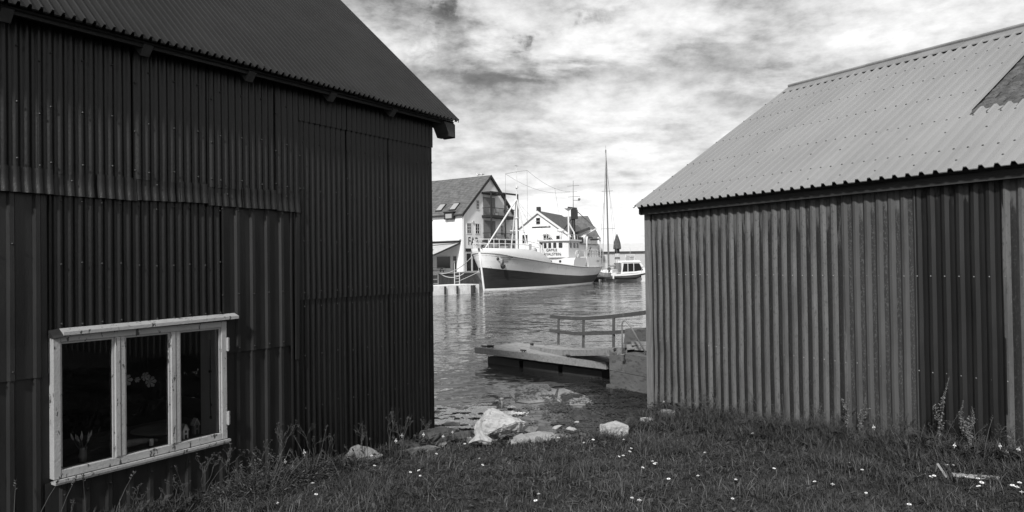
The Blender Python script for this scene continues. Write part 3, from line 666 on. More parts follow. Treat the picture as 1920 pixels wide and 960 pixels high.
# pale flat pieces painting sky mirrored in calm water; seaweed, foam
for nm, lab, pts in (('bright_water_patch', 'larger patch of painted sky reflection among the seaweed, left of the crack', [(-.09, 14.2), (.1, 15.0), (.42, 15.45), (.76, 15.3), (.80, 14.9), (.92, 14.65), (.76, 13.5), (.3, 13.25), (.06, 13.4)]),
                     ('bright_water_patch', 'smaller patch of painted sky reflection among the seaweed, nearer the pier', [(.97, 14.75), (1.08, 14.8), (1.66, 13.45), (1.5, 13.05), (.95, 13.05), (.84, 13.5)])):
    c = MB(); c.poly([(x, y, -.04) for x, y in pts], (0, 0, .052)); o = c.build(nm, M_brightwater); tag(o, lab, 'water patch')
def flakes(n, dens, area, zf, smin, smax, tilt, name, mt, label):
    V = []; k = 0
    while k < n:
        x = random.uniform(area[0], area[1]); y = random.uniform(area[2], area[3])
        if random.random() > dens(x, y): continue
        k += 1; s = random.uniform(smin, smax); a = random.uniform(0, 6.28); el = random.uniform(.25, .9)
        ux, uy = math.cos(a)*s, math.sin(a)*s; vx, vy = -math.sin(a)*s*el, math.cos(a)*s*el
        z = zf+random.uniform(0, .012)+.008; t1, t2 = random.uniform(-tilt, tilt)*s, random.uniform(-tilt, tilt)*s
        V += [(x-ux, y-uy, z-t1), (x+.2*ux-vx, y+.2*uy-vy, z-t2), (x+ux, y+uy, z+t1), (x-.1*ux+vx, y-.1*uy+vy, z+t2)]
    F = np.arange(len(V)).reshape(-1, 4); o = arr_mesh(name, np.array(V), [F], [mt]); o['kind'] = 'stuff'; o['label'] = label; return o
def in_water_patch(x, y): return (.02 < x < .8 and 13.5 < y < 15.2) or (.95 < x < 1.5 and 13.1 < y < 14.3 and y < 15.7-1.2*x)
def dweed(x, y):
    nz = mnoise.fractal((x*1.7, y*1.1, 4), .6, 2, 5)
    core = sstep(.4, 2.2, x)*sstep(15.6, 13.0, y)+.45*sstep(-1.2, .6, x)*sstep(14.4, 12.4, y)+.5*sstep(1.0, 1.8, x)*sstep(16.2, 15.2, y)
    d = sstep(.02, .40, nz-.1+core*.50)*min(1, core*1.3)*(1-.72*sstep(-.15, .2, mnoise.noise((x*1.8, y*3.2, 8))))
    if in_water_patch(x, y): d = (.8 if nz > .05 else .12)*(1 if (y < 14 or x > 1.0) else .4)
    return d
flakes(52000, dweed, (-1.3, 4.0, 10.3, 16.2), .004, .006, .034, .07, 'seaweed', M_weed, 'dark wet seaweed floating over the shallows by the pier')
def dfoam(x, y):
    nz = mnoise.fractal((x*2.4, y*3.2, 9), .6, 2, 5)
    return sstep(-.10, .2, nz+.34*(1-((x+.85)/.75)**2-((y-12.1)/.8)**2))*sstep(.45, -.1, x)*(1 if y > 11 else 0)*.8
flakes(24000, dfoam, (-2.0, .6, 10.9, 13.6), .006, .006, .026, .05, 'sea_foam', M_foam, 'patch of white foam drifting at the water edge')

# ------------------------------------------------------------------ rocks along the bank
def rock(label, x, y, size, mt, seed, z=None, rz=0., n=16, boxy=False, name='rock'):
    rr = random.Random(seed); bm = bmesh.new()
    if boxy:
        for sx in (-1, 1):
            for sy in (-1, 1):
                for sz in (-1, 1): bm.verts.new((sx*size[0]*.5*rr.uniform(.82, 1.05), sy*size[1]*.5*rr.uniform(.85, 1.05), sz*size[2]*.5*rr.uniform(.85, 1.05)))
    else:
        for k in range(n):
            p = Vector((rr.gauss(0, 1), rr.gauss(0, 1), rr.gauss(0, 1))).normalized(); q = rr.uniform(.85, 1.08)
            bm.verts.new((p.x*size[0]*.5*q, p.y*size[1]*.5*q, max(-.35, p.z)*size[2]*.5*q))
    bmesh.ops.convex_hull(bm, input=bm.verts); 
    bmesh.ops.delete(bm, geom=[v_ for v_ in bm.verts if not v_.link_faces], context='VERTS')
    bmesh.ops.bevel(bm, geom=list(bm.edges), offset=min(size)*.035, segments=2, affect='EDGES', clamp_overlap=True)
    bmesh.ops.triangulate(bm, faces=bm.faces); 
    for _ in range(4): bmesh.ops.subdivide_edges(bm, edges=[e for e in bm.edges if e.calc_length() > .035], cuts=1); bmesh.ops.triangulate(bm, faces=bm.faces)
    bm.normal_update()
    for v_ in bm.verts:
        v_.co += v_.normal*(.045*min(size)*mnoise.noise(v_.co*(3.5/max(size))*2+Vector((seed, 0, 0)))+.028*min(size)*mnoise.noise(v_.co*22)+.015*min(size)*mnoise.noise(v_.co*60))
    me = bpy.data.meshes.new(name); bm.to_mesh(me); bm.free(); me.materials.append(mt)
    o = bpy.data.objects.new(name, me); COL.objects.link(o); o.location = (x, y, max(ground(x, y), -.04)+(z if z is not None else size[2]*.2)); o.rotation_euler = (0, 0, rz)
    return tag(o, label, 'rock', 'rocks along the bank')
rock('big pale boulder at the middle of the bank', -0.22, 8.86, (.74, .6, .46), M_stone, 3, .20, .2, 22)
rock('small pale stone in front of the big boulder', -0.42, 8.44, (.34, .26, .22), M_stone, 5, .06, .4)
rock('flat pale stone right of the big boulder', 0.26, 8.79, (.62, .40, .20), M_stoneg, 8, .05, .3)
rock('low flat stone beside the seaweed edge', 0.64, 9.06, (.70, .36, .16), M_stoneg, 9, .03, -.2)
rock('square cut white stone block on the bank edge', 1.32, 9.12, (.31, .24, .25), M_stone, 22, .07, .5, boxy=True)
rock('dark angular boulder at the boathouse corner', -1.0, 8.76, (.56, .5, .46), M_stoned, 12, .10, .5, 18)
rock('dark stone leaning behind the corner boulder', -0.7, 9.09, (.42, .35, .34), M_stoned, 14, .06)
rock('dark low stone against the boathouse foot', -1.35, 8.39, (.50, .35, .26), M_stoned, 15, .05, .9)
rock('broad grey rock in the grass by the boathouse', -1.8, 7.89, (.62, .45, .34), M_stonem, 16, .06, .5)
rock('flat half buried stone in the daisies', -1.15, 8.34, (.60, .30, .16), M_stonem, 17, .02, .3)
rock('tiny rounded stone by the boathouse panel', -2.35, 7.39, (.18, .14, .14), M_stonem, 18, .04)
rock('grey stone at the foot of the shed post', 2.25, 9.89, (.46, .32, .22), M_stonem, 19, .06, -.4)
rock('grey stone wedged between boulder and slab', 0.06, 8.62, (.40, .28, .18), M_stoneg, 23, .04, 1.)
rock('small dark stone near the white block', 1.0, 9.19, (.26, .22, .16), M_stoned, 25, .04, 1.)
rock('wet dark stone in the shallows by the post', 1.85, 10.39, (.5, .35, .28), M_stoned, 27, .12, 1.)
for k in range(52):
    rx_ = random.uniform(-1.2, 2.0); ry_ = shore(rx_)+(random.uniform(-.50, -.05) if k % 2 else random.uniform(1.7, 3.2)); q = random.uniform(.09, .20) if k % 2 else random.uniform(.12, .30)
    rock('small grey rubble stone among the bank boulders', rx_, ry_, (q*1.3, q, q*.7), random.choice((M_stonem, M_stonem, M_stoned, M_stone)), 60+k, q*.20, random.uniform(0, 3), 12)
c = MB(); c.tube([(0, 0, 0), (.004, 0, .06), (0, 0, .11)], [.012, .010, .012], 7); c.ball((0, 0, .13), .028, 8, 0, (1.2, 1, .7)); tag(c.build('iron_ring_bolt', M_grey, None, True, (-.16, 8.92, ground(-.16, 8.92)+.43)), 'small iron mooring bolt set on the big boulder', 'bolt')

# ------------------------------------------------------------------ grass
def left_d(x, y):   # distance outward from the boathouse wall (positive = outside)
    a = R(LA); return (x+1.06)*math.sin(a)-(y-9.1)*math.cos(a)
def left_u(x, y): a = R(LA); return (x+1.06)*math.cos(a)+(y-9.1)*math.sin(a)
def right_d(x, y): a = R(RA); return (x-RO.x)*math.sin(a)-(y-RO.y)*math.cos(a)
def right_u(x, y): a = R(RA); return (x-RO.x)*math.cos(a)+(y-RO.y)*math.sin(a)
def okpos(x, y):
    dl_ = left_d(x, y) if left_u(x, y) < .0 else 1; dr_ = -(-(x-RO.x)*math.sin(R(RA))+(y-RO.y)*math.cos(R(RA))) if right_u(x, y) > -.1 else 1
    return dl_, dr_
def blades(name, n, area, dens, hfun, wfun, lean, mts, label, seg=2, sil=None):
    r = np.random.default_rng(len(name)*7+n); xs_ = []
    need = n; px = []
    while len(px) < n:
        x = r.uniform(area[0], area[1]); y = area[2]+(area[3]-area[2])*r.random()
        if abs(x) > .80*y+.9: continue
        dl_, dr_ = okpos(x, y)
        if dl_ < .02 or dr_ < .02 or y > shore(x)+.25: continue
        q = dens(x, y, dl_, dr_)
        if r.random() > q: continue
        px.append((x, y, ground(x, y)-.005, hfun(x, y, dl_, dr_, r), wfun(x, y, r)))
    A = np.array(px); n = len(A); az = r.uniform(0, 2*np.pi, n); ln = r.uniform(.15, 1, n)*lean; d2 = az+r.normal(0, .6, n)
    dx, dy = np.cos(d2), np.sin(d2); wx, wy = -np.sin(az), np.cos(az); h = A[:, 3]; w = A[:, 4]; V = []
    levels = [(0, 1.0), (.45, .85), (.8, .5), (1.0, .0)]
    for f_, wf in levels:
        off = h*ln*f_**1.8; zz = A[:, 2]+h*f_*(1-.35*ln*f_)
        cx_, cy_ = A[:, 0]+dx*off, A[:, 1]+dy*off
        if wf > 0:
            V.append(np.stack([cx_-wx*w*wf/2, cy_-wy*w*wf/2, zz], 1)); V.append(np.stack([cx_+wx*w*wf/2, cy_+wy*w*wf/2, zz], 1))
        else: V.append(np.stack([cx_, cy_, zz], 1))
    V = np.stack(V, 1).reshape(-1, 3); base = np.arange(n)*7
    q1 = np.stack([base, base+1, base+3, base+2], 1); q2 = np.stack([base+2, base+3, base+5, base+4], 1); t3 = np.stack([base+4, base+5, base+6], 1)
    o = arr_mesh(name, V, [np.concatenate([q1, q2]), t3], mts); o['kind'] = 'stuff'; o['label'] = label; return o
def clump(x, y): return .5+.5*mnoise.fractal((x*2.2, y*2.2, 3), .6, 2, 4)
blades('grass', 190000, (-4.6, 6.5, 2.6, 10.6), lambda x, y, a, b_: (.12+1.0*clump(x*1.4, y*1.4))*min(1, (4.6/y)**1.2+.12),
       lambda x, y, a, b_, r: (.022+.035*clump(x*1.7+9, y*1.7))*r.uniform(.6, 1.5), lambda x, y, r: r.uniform(.002, .0045)*(1+.10*y), .9, [M_grass], 'short lawn grass between the two sheds')
def dlong(x, y, dl_, dr_):
    p = max(sstep(.45, .05, dl_), 1.3*sstep(1.3, .2, dr_), .5*sstep(.4, .0, abs(y-shore(x))))
    p = max(p, .55*sstep(.15, .45, mnoise.noise((x*1.1+3, y*1.1, 7))), .35*sstep(.2, .5, mnoise.noise((x*3+3, y*3, 2))))
    return p*(.25+clump(x*1.3, y*1.3))
blades('long_grass', 78000, (-4.8, 6.8, 2.6, 11.2), dlong, lambda x, y, a, b_, r: r.uniform(.07, .20)*(1.35 if a < .25 else (1.7 if right_u(x, y) > 1.2 else .9) if b_ < .5 else 1.25 if b_ < .9 else .9), lambda x, y, r: r.uniform(.003, .007), 1.2, [M_grassl], 'long rough grass along the walls and the bank')

M_dry = mat('dry_blade', .11, .7, .3, 5, island=.6)
blades('dry_grass', 7000, (-4.8, 6.8, 2.6, 10.8), lambda x, y, a, b_: .25+.75*sstep(.5, .8, clump(x*1.2+2, y*1.2)), lambda x, y, a, b_, r: r.uniform(.04, .13), lambda x, y, r: r.uniform(.002, .004)*(1+.06*y), 1.6, [M_dry], 'bleached dry blades scattered through the lawn')
# low broad leaved ground cover near the right shed
def leaf_cover(n, dens, area, smin, smax, name, mt, label, hmax):
    V = []; k = 0
    while k < n:
        x = random.uniform(*area[:2]); y = random.uniform(*area[2:])
        dl_, dr_ = okpos(x, y)
        if dl_ < .03 or dr_ < .03 or abs(x) > .8*y+.8 or y > shore(x): continue
        if random.random() > dens(x, y, dl_, dr_): continue
        k += 1; s = random.uniform(smin, smax); a = random.uniform(0, 6.28); w = s*random.uniform(.25, .5)
        z = ground(x, y)+hmax*random.random()**1.5*(1 if dr_ < .6 or dl_ < .3 else .5); up = random.uniform(-.2, .7)*s
        dx, dy = math.cos(a), math.sin(a)
        V += [(x, y, z), (x+dx*s*.5-dy*w/2, y+dy*s*.5+dx*w/2, z+up*.6), (x+dx*s, y+dy*s, z+up*.7), (x+dx*s*.5+dy*w/2, y+dy*s*.5-dx*w/2, z+up*.6)]
    F = np.arange(len(V)).reshape(-1, 4); o = arr_mesh(name, np.array(V), [F], [mt]); o['kind'] = 'stuff'; o['label'] = label
leaf_cover(1800, lambda x, y, a, b_: max(sstep(1.2, .1, b_), .6*sstep(.35, .05, a))*sstep(.4, .7, clump(x*1.5+7, y*1.5)), (-4.6, 6.5, 2.8, 10.8), .07, .15, 'broad_leaf_weeds', M_leafd, 'broad leaved weeds growing along the foot of the walls', .16)
leaf_cover(20000, lambda x, y, a, b_: max(.9*sstep(1.5, .2, b_), .7*sstep(.4, .05, a), .22*clump(x+4, y))*clump(x*2, y*2), (-4.6, 6.5, 2.8, 10.8), .025, .075, 'ground_cover', M_leafd, 'small leaved weeds and clover growing through the grass', .16)

# ------------------------------------------------------------------ plants and flowers
def dock_plant(label, x, y, h, lean, seed):
    r = random.Random(seed); z = ground(x, y); t = thing('dock_plant', label, 'plant', (x, y, z), 0, 'dock plants along the metal shed')
    c = MB(); top = Vector((lean[0]*h, lean[1]*h, h)); pts = [top*(k/6)+Vector((.02*math.sin(k*1.1+seed), .015*math.cos(k*1.7), 0)) for k in range(7)]
    c.tube(pts, [.007-.0008*k for k in range(7)], 6); br = []
    for k in range(2):
        f = .4+.12*k; p = top*f; a = r.uniform(0, 6.28); q = p+Vector((.07*math.cos(a), .07*math.sin(a), h*.24)); c.tube([p, (p+q)/2+Vector((.02*math.cos(a), .02*math.sin(a), 0)), q], .003, 5); br.append((p, q))
    c.build('stem', M_straw, t, True)
    c = MB()
    def cluster(p, s):
        for _ in range(6):
            d = Vector((r.gauss(0, 1), r.gauss(0, 1), r.gauss(0, .8)))*s*.55; q = p+d; e = s*r.uniform(.35, .6)
            u = Vector((r.gauss(0, 1), r.gauss(0, 1), r.gauss(0, 1))).normalized()*e; w = u.orthogonal().normalized()*e*.8
            c.add([q-u, q-w, q+u, q+w], [(0, 1, 2, 3)])
    for k in range(44):
        f = .36+.64*k/43; s = .021*(1-.72*max(0, (f-.55)/.45)); cluster(top*f+Vector((.02*math.sin(f*6.6+seed), .015*math.cos(f*10), 0)), s)
    for p, q in br:
        for k in range(9): cluster(p.lerp(q, .3+.7*k/8), .018)
    c.build('seed_head', M_seed, t)
    for k in range(4):
        c = MB(); a = r.uniform(0, 6.28); l_ = r.uniform(.12, .22); z0 = r.uniform(.02, .25)*h; dx, dy = math.cos(a), math.sin(a)
        c.grid([[(dx*l_*f-dy*w*l_*math.sin(math.pi*min(1, f*.95+.05))*.22, dy*l_*f+dx*w*l_*math.sin(math.pi*min(1, f*.95+.05))*.22, z0+.12*l_*4*f*(1-f)+.06*f-abs(w)*.01) for w in (-1, 0, 1)] for f in (0, .25, .5, .75, 1)])
        c.build('leaf', M_leafd, t, True)
    return t
p = R2W(3.30, -.22); dock_plant('bushy dock plant at the middle of the metal wall', p.x, p.y, .72, (-.05, -.02), 3)
p = R2W(3.42, -.20); dock_plant('slender dock plant right beside the bushy one', p.x, p.y, .58, (.08, 0), 8)
p = R2W(4.16, -.20); dock_plant('tall dock plant leaning right before the dark panel', p.x, p.y, .84, (.20, -.12), 5)
p = R2W(4.52, -.28); dock_plant('straight dock plant, left of the last pair', p.x, p.y, .60, (.0, 0), 6)
p = R2W(4.62, -.36); dock_plant('straight dock plant, rightmost along the dark panel', p.x, p.y, .56, (.02, .0), 9)

def umbel(label, x, y, h, seed, mt=None, grp='dry branching weeds by the boathouse'):
    r = random.Random(seed); z = ground(x, y)
    c = MB(); L = Vector((r.uniform(-.15, .15), r.uniform(-.15, .15), 1)); tips = []
    def branch(p, d, l_, rad, lvl):
        q = p+d*l_; m_ = (p+q)/2+Vector((r.gauss(0, .012), r.gauss(0, .012), 0)); c.tube([p, m_, q], [rad, rad*.8, rad*.6], 5)
        if lvl == 0: tips.append(q); return
        for _ in range(r.choice((2, 3, 3))):
            d2 = (d+Vector((r.gauss(0, .45), r.gauss(0, .45), r.uniform(-.05, .3)))).normalized(); branch(p+d*l_*r.uniform(.55, 1), d2, l_*r.uniform(.5, .72), rad*.65, lvl-1)
    branch(Vector((0, 0, 0)), L.normalized(), h*.42, .0042, 3); 
    for q in tips:
        for _ in range(5): e = Vector((r.gauss(0, 1), r.gauss(0, 1), abs(r.gauss(0, .6)))).normalized()*.014; w = e.orthogonal().normalized()*.0018; c.add([q, q+e*.6+w, q+e, q+e*.6-w], [(0, 1, 2, 3)])
    tag(c.build('dry_weed', mt or M_straw, None, False, (x, y, z), 0), label, 'plant', grp)
def shrub(label, x, y, rx_, ry_, h, n, seed, rot):
    r = random.Random(seed); t = thing('feathery_bush', label, 'bush', (x, y, ground(x, y)), rot)
    c = MB()
    for k in range(26):
        a = r.uniform(0, 6.28); q = math.sqrt(r.random()); p = Vector((rx_*q*math.cos(a), ry_*q*math.sin(a), h*(1-.6*q*q)*r.uniform(.6, 1.05))); b0 = Vector((p.x*.4, p.y*.4, -.03))
        c.tube([b0, (b0+p)/2+Vector((0, 0, .04)), p], [.005, .004, .002], 4)
    c.build('stems', M_straw, t)
    c = MB()
    for k in range(n):
        a = r.uniform(0, 6.28); q = math.sqrt(r.random()); zz = h*(1-.7*q*q)*r.random()**.7*(.75+.5*mnoise.noise((q*3*math.cos(a)*2, q*3*math.sin(a)*2, seed)))
        p = Vector((rx_*q*math.cos(a), ry_*q*math.sin(a), max(0, zz))); d = Vector((r.gauss(0, 1), r.gauss(0, 1), r.gauss(.3, .8))).normalized()*r.uniform(.015, .05); w = d.orthogonal().normalized()*d.length*.09
        c.add([p, p+d*.5+w, p+d, p+d*.5-w], [(0, 1, 2, 3)])
    c.build('foliage', M_bush, t)
p = L2W(-2.95, -.36); shrub('dense feathery dark bush below the right end of the window', p.x, p.y, .55, .28, .50, 4200, 5, LA)
p = L2W(-2.35, -.30); shrub('lower dark bush at the seam of the boathouse wall', p.x, p.y, .35, .22, .34, 2200, 6, LA)
p = R2W(3.9, -.40); shrub('low dark leafy bush before the dark wall panel', p.x, p.y, .60, .28, .26, 2600, 7, RA)
for i, (x, d, h, lab) in enumerate(((-2.15, .16, .72, 'tall dry weed at the seam of the boathouse wall'), (-1.95, .22, .60, 'leaning dry weed right of the wall seam'), (-1.45, .20, .62, 'dry weed behind the broad grey rock'), (-1.05, .18, .70, 'tallest dry weed near the boathouse corner'), (-.85, .22, .56, 'dry weed just left of the corner boulder'), (-.45, .20, .46, 'small dry weed against the boathouse corner'),
                                   (-2.55, .14, .80, 'dry weed under the pale wall panel'), (-2.85, .18, .74, 'dry weed beside the right end of the window sill'), (-3.15, .16, .70, 'dry weed below the right window pane'), (-3.40, .20, .60, 'sprawling dry weed below the middle window pane'), (-3.7, .22, .46, 'low dry weed below the left window pane'), (-4.0, .2, .44, 'low dry weed at the left end of the sill'))):
    p = L2W(x, -d); umbel(lab, p.x, p.y, h, 30+i)

for i in range(74):
    p = R2W(random.uniform(.4, 5.4), -random.uniform(.06, .8)); umbel('thin tangled weed among the long grass at the foot of the metal shed', p.x, p.y, random.uniform(.26, .62), 200+i, random.choice((M_leafd, M_straw, M_grassl)), 'tangled weeds along the metal shed')

def tall_stem(label, x, y, h, lean, seed, grp='tall grass stems'):
    r = random.Random(seed); c = MB(); a = r.uniform(0, 6.28) if lean[2] is None else lean[2]
    pts = [(math.cos(a)*lean[0]*h*f**lean[1], math.sin(a)*lean[0]*h*f**lean[1], h*f*(1-.25*lean[0]*f)) for f in (0, .25, .5, .75, .9, 1)]
    c.tube(pts, [.0035, .003, .0026, .002, .0017, .0012], 5)
    e = Vector(pts[-1]); s0 = Vector(pts[-2])
    for k in range(16):
        q = s0.lerp(e, k/13); d = Vector((r.gauss(0, .5), r.gauss(0, .5), .8)).normalized()*.022; w = d.orthogonal().normalized()*.004; c.add([q, q+d*.5+w, q+d, q+d*.5-w], [(0, 1, 2, 3)])
    o = c.build('grass_stem', M_straw, None, False, (x, y, ground(x, y)), 0); return tag(o, label, 'grass stem', grp)
GS = 'thin dry grass stem with a seed head in the rough grass by a wall'
for i in range(92):
    if i % 3 == 0: u = random.uniform(-4.9, -.2); p = L2W(u, -random.uniform(.08, .45))
    else: u = random.uniform(.3, 5.6); p = R2W(u, -random.uniform(.08, .55))
    tall_stem(GS, p.x, p.y, random.uniform(.25, .55), (random.uniform(.1, .6), 1.8, None), i)
p = R2W(4.86, -.20); tall_stem('pale hooked stem arching right before the metal wall', p.x, p.y, .42, (.55, 3.0, -.6), 90, None)
p = L2W(-4.85, -.35); tall_stem('thin grass stem at the far left before the wall', p.x, p.y, .60, (.35, 1.6, .4), 91, None)

# daisies: one mesh, copied
def daisy_mesh():
    c = MB()
    c.tube([(0, 0, 0), (.004, 0, .5), (0, 0, .98)], .04, 4, 0); 
    for k in range(14):
        a = 2*math.pi*k/14; w = .19; d = Vector((math.cos(a), math.sin(a), 0)); s_ = Vector((-math.sin(a), math.cos(a), 0))
        c.add([d*.2+Vector((0, 0, 1)), d*.65+s_*.16+Vector((0, 0, 1.06)), d*1.0+Vector((0, 0, 1.0)), d*.65-s_*.16+Vector((0, 0, 1.06))], [(0, 1, 2, 3)], 1)
    c.ball((0, 0, 1.02), .32, 8, 2, (1, 1, .45)); return c
dz = None
def hit(px, py):
    d = ray(px, py); t = 3.
    while t < 14:
        p = Vector((0, 0, 2.7))+d*(t/d.y)
        if p.z < ground(p.x, p.y)+.05: return p.x, p.y
        t += .03
    return None
DP = [(565, 858), (605, 860), (632, 861), (674, 859), (580, 893), (540, 895), (546, 904), (586, 909), (591, 935), (525, 952), (700, 876), (706, 873), (738, 858), (753, 847), (771, 833), (790, 842), (815, 858), (790, 885), (790, 896), (767, 891), (902, 862), (900, 877), (1047, 825), (1098, 836), (1111, 828), (1126, 812), (1158, 858), (1169, 861), (1177, 852), (1182, 842), (1201, 880), (1224, 871), (1230, 871), (1172, 828), (1182, 790),
      (1007, 941), (1012, 931), (1183, 942), (1198, 947), (1255, 903), (1312, 899), (1321, 852), (1372, 947), (1415, 819), (1225, 870), (1617, 886), (1625, 928), (1704, 955), (1630, 824), (1634, 818), (1640, 823), (1646, 835), (1672, 820), (1680, 822), (1727, 815), (1732, 820), (1738, 802), (1757, 846), (1784, 842), (1783, 868), (1786, 876), (1776, 874), (1742, 896), (1750, 897), (1814, 904), (1832, 906), (1838, 908), (1840, 916), (1880, 876), (1889, 864), (1891, 873), (1898, 874), (1899, 912), (1910, 914), (1904, 923), (1917, 932), (1889, 846), (1340, 774), (1348, 772), (1372, 770), (1240, 772), (1510, 792), (1592, 868), (1530, 905), (1450, 880), (1560, 917), (1380, 905), (1120, 800), (850, 828), (872, 838), (880, 826), (815, 829), (826, 838)]
dmesh = daisy_mesh().build('daisy', [M_leafd, M_petal, M_disc]); first = True
for i, (px, py) in enumerate(DP):
    q = hit(px, py)
    if not q: continue
    o = dmesh if first else dmesh.copy()
    if not first: COL.objects.link(o)
    first = False
    near_wall = okpos(q[0], q[1])[1] < .7 or okpos(q[0], q[1])[0] < .6
    hh = random.uniform(.13, .30) if near_wall else random.uniform(.055, .09); s = random.uniform(.013, .0195)
    o.location = (q[0], q[1], ground(*q)); o.scale = (s, s, hh); o.rotation_euler = (R(random.uniform(-12, 22)), R(random.uniform(-16, 16)), random.uniform(0, 6))
    tag(o, 'white daisy flower standing in the grass between the sheds', 'daisy', 'daisies in the grass')
M_lath = mat('pale_lath', .30, .8, .3, 6)
pk = thing('broken_plank', 'pale broken lath lying in the weeds before the metal shed', 'plank', (3.98, 5.93, ground(3.98, 5.93)+.05), -8)
c = MB(); c.bar((-.17, .03, -.01), (.20, .0, -.02), .04, .025); c.bar((-.22, .02, -.03), (-.28, .05, .08), .02, .015); c.build('lath', M_lath, pk)

# ------------------------------------------------------------------ FISHING BOAT
BA = 62.25
FB = thing('fishing_boat', 'large white and dark hulled old fishing vessel moored across the harbour', 'fishing boat', (-2.967, 71.8, 0), BA)
def itp(x, xs_, ys_): return float(np.interp(x, xs_, ys_))
def smooth_itp(x, xs_, ys_, w=.03): return sum(itp(x+d*w, xs_, ys_) for d in (-1, -.5, 0, .5, 1))/5
SS = [0, .006, .014, .025, .04, .06, .085, .115, .15, .19, .24, .30, .37, .45, .53, .61, .69, .76, .82, .87, .91, .94, .965, .985, 1.0]
def wl(s): return itp(s, [0, .05, .1, .2, .35, .6, .8, .92, .97, 1], [.06, .75, 1.35, 2.3, 2.95, 3.1, 2.6, 1.35, .6, .1])
def dkb(s): return itp(s, [0, .01, .025, .05, .09, .14, .2, .35, .7, .82, .9, .95, .985, 1], [.10, .75, 1.35, 1.95, 2.45, 2.85, 3.1, 3.3, 3.3, 3.05, 2.6, 2.0, 1.2, .5])
def sheer(s): return smooth_itp(s*32.7-.85, [-.85, 1, 2, 6.7, 10.3, 18.4, 23.6, 31.5], [4.0, 3.75, 3.52, 3.06, 2.78, 2.28, 2.17, 2.36], .6)
def darkz(s): return smooth_itp(s*32-.3, [-.6, 1, 7.3, 13, 19, 25, 31], [2.5, 2.25, 1.72, 1.38, 1.15, 1.15, 1.42], .5)
def hx(s, z): x0 = -.85*min(1.1, max(-.3, z/4)); x1 = 30.6+1.5*min(1., max(0, z/2.2))**.8; return x0+(x1-x0)*s
def hb(s, z, sh=None):
    sh = sh or sheer(s); f = max(0., min(1.15, z/sh)); g_ = f**(1.5 if s < .3 else .9)
    return (wl(s)+(dkb(s)-wl(s))*g_) if z >= 0 else wl(s)*(1+z*.3)
def hull_rows(side):
    cols = []
    for s in SS:
        sh = sheer(s); dz_ = darkz(s)
        zs = [-.9, 0.0, .20, .20+(dz_-.2)*.5, dz_, dz_+(sh-dz_)*.5, sh]
        cols.append([(hx(s, z), side*hb(s, z, sh), z) for z in zs])
    return cols
c = MB()
for side in (-1, 1):
    cols = hull_rows(side)
    for k, mi in ((0, 1), (1, 2), (2, 1), (3, 1), (4, 0), (5, 0)):
        rows = [[col[k] for col in cols], [col[k+1] for col in cols]]
        if side < 0: rows = rows[::-1]
        c.grid(rows, mi)
a, b2 = hull_rows(-1)[-1], hull_rows(1)[-1]
for k, mi in ((0, 1), (1, 2), (2, 1), (3, 1), (4, 0), (5, 0)): c.add([a[k], b2[k], b2[k+1], a[k+1]], [(0, 1, 2, 3)], mi)
hull = c.build('hull', [M_hullw, M_hulld, M_boot], FB, True)
c = MB(); c.tube([(hx(0, z)-.03, 0, z) for z in (-.5, 0, 1, 2, 3, 4.0)], .11, 8); c.build('stem_post', M_boot, hull, True)
c = MB()
for side in (-1, 1): c.tube([(hx(s, sheer(s)), side*(hb(s, sheer(s))+.02), sheer(s)) for s in SS], .07, 6)
c.build('rubbing_strake', M_lgrey, hull, True)
# bow markings
c = MB()
for side in (-1, 1):
    for k, z in enumerate((3.45, 3.25, 3.05)):
        for s0, s1 in ((.045, .085),):
            pts = [(hx(s, z), side*(hb(s, z)+.02), z) for s in np.linspace(s0+.004*k, s1-.006*k, 5)]; c = MB(); c.tube(pts, .028, 5); c.build('bow_marking', M_grey, hull)
    s = .036; c = MB(); c.ball((hx(s, 3.35), side*(hb(s, 3.35)+.0), 3.35), .16, 8); c.build('hawse_hole', M_trim, hull)
# deck
c = MB(); c.grid([[(hx(s, sheer(s)), -hb(s, sheer(s))+.08, sheer(s)-.25) for s in SS], [(hx(s, sheer(s)), 0, sheer(s)-.18) for s in SS], [(hx(s, sheer(s)), hb(s, sheer(s))-.08, sheer(s)-.25) for s in SS]]); c.build('deck', M_deck, FB)
# bulwark at the bow
def bwt(x): return smooth_itp(x, [-1, 3.8, 6.7, 8.9, 10.3], [4.45, 4.38, 4.10, 3.78, 3.55], .4)
c = MB(); XS = [s for s in SS if hx(s, 4) < 9.9]+[.325]
for side in (-1, 1):
    low = []; top = []; tin = []
    for s in XS:
        sh = sheer(s); x = hx(s, sh); zt = bwt(x) if x < 8.6 else bwt(8.6)+(2.86-bwt(8.6))*min(1, (x-8.6)/1.3)
        low.append((x, side*(hb(s, sh)+.0), sh)); top.append((x-.12*max(0, 1-x/6), side*(hb(s, sh)+.06), zt)); tin.append((x+.05, side*(max(.02, hb(s, sh)-.06)), zt))
    c.grid([low, top, tin, [(p_[0]+.05, side*max(.01, abs(p_[1])-.1), p_[2]) for p_ in low]])
c.build('bulwark', M_bwhite, FB, True)
c = MB(); c.grid([[(hx(s, 4), side*max(.02, hb(s, sheer(s))-.05), bwt(hx(s, 4))-.22) for s in SS if hx(s, 4) < 8] for side in (-1, 1)]); c.build('foredeck', M_deck, FB)
# bow rail
c = MB()
SR = [s for s in SS if hx(s, 4) < 8.2]
def rl(s, side, z): x = hx(s, 4); return (x+.1, side*max(.05, hb(s, sheer(s))-.15), bwt(x)+z)
for z, sr in ((.95, SR), (.5, SR)):
    c.tube([rl(s, -1, z) for s in sr][::-1]+[rl(s, 1, z) for s in sr], .035, 5)
for side in (-1, 1):
    for s in SR[2::1]: c.tube([rl(s, side, -.05), rl(s, side, .95)], .035, 5)
c.build('bow_rail', M_bwhite, FB)
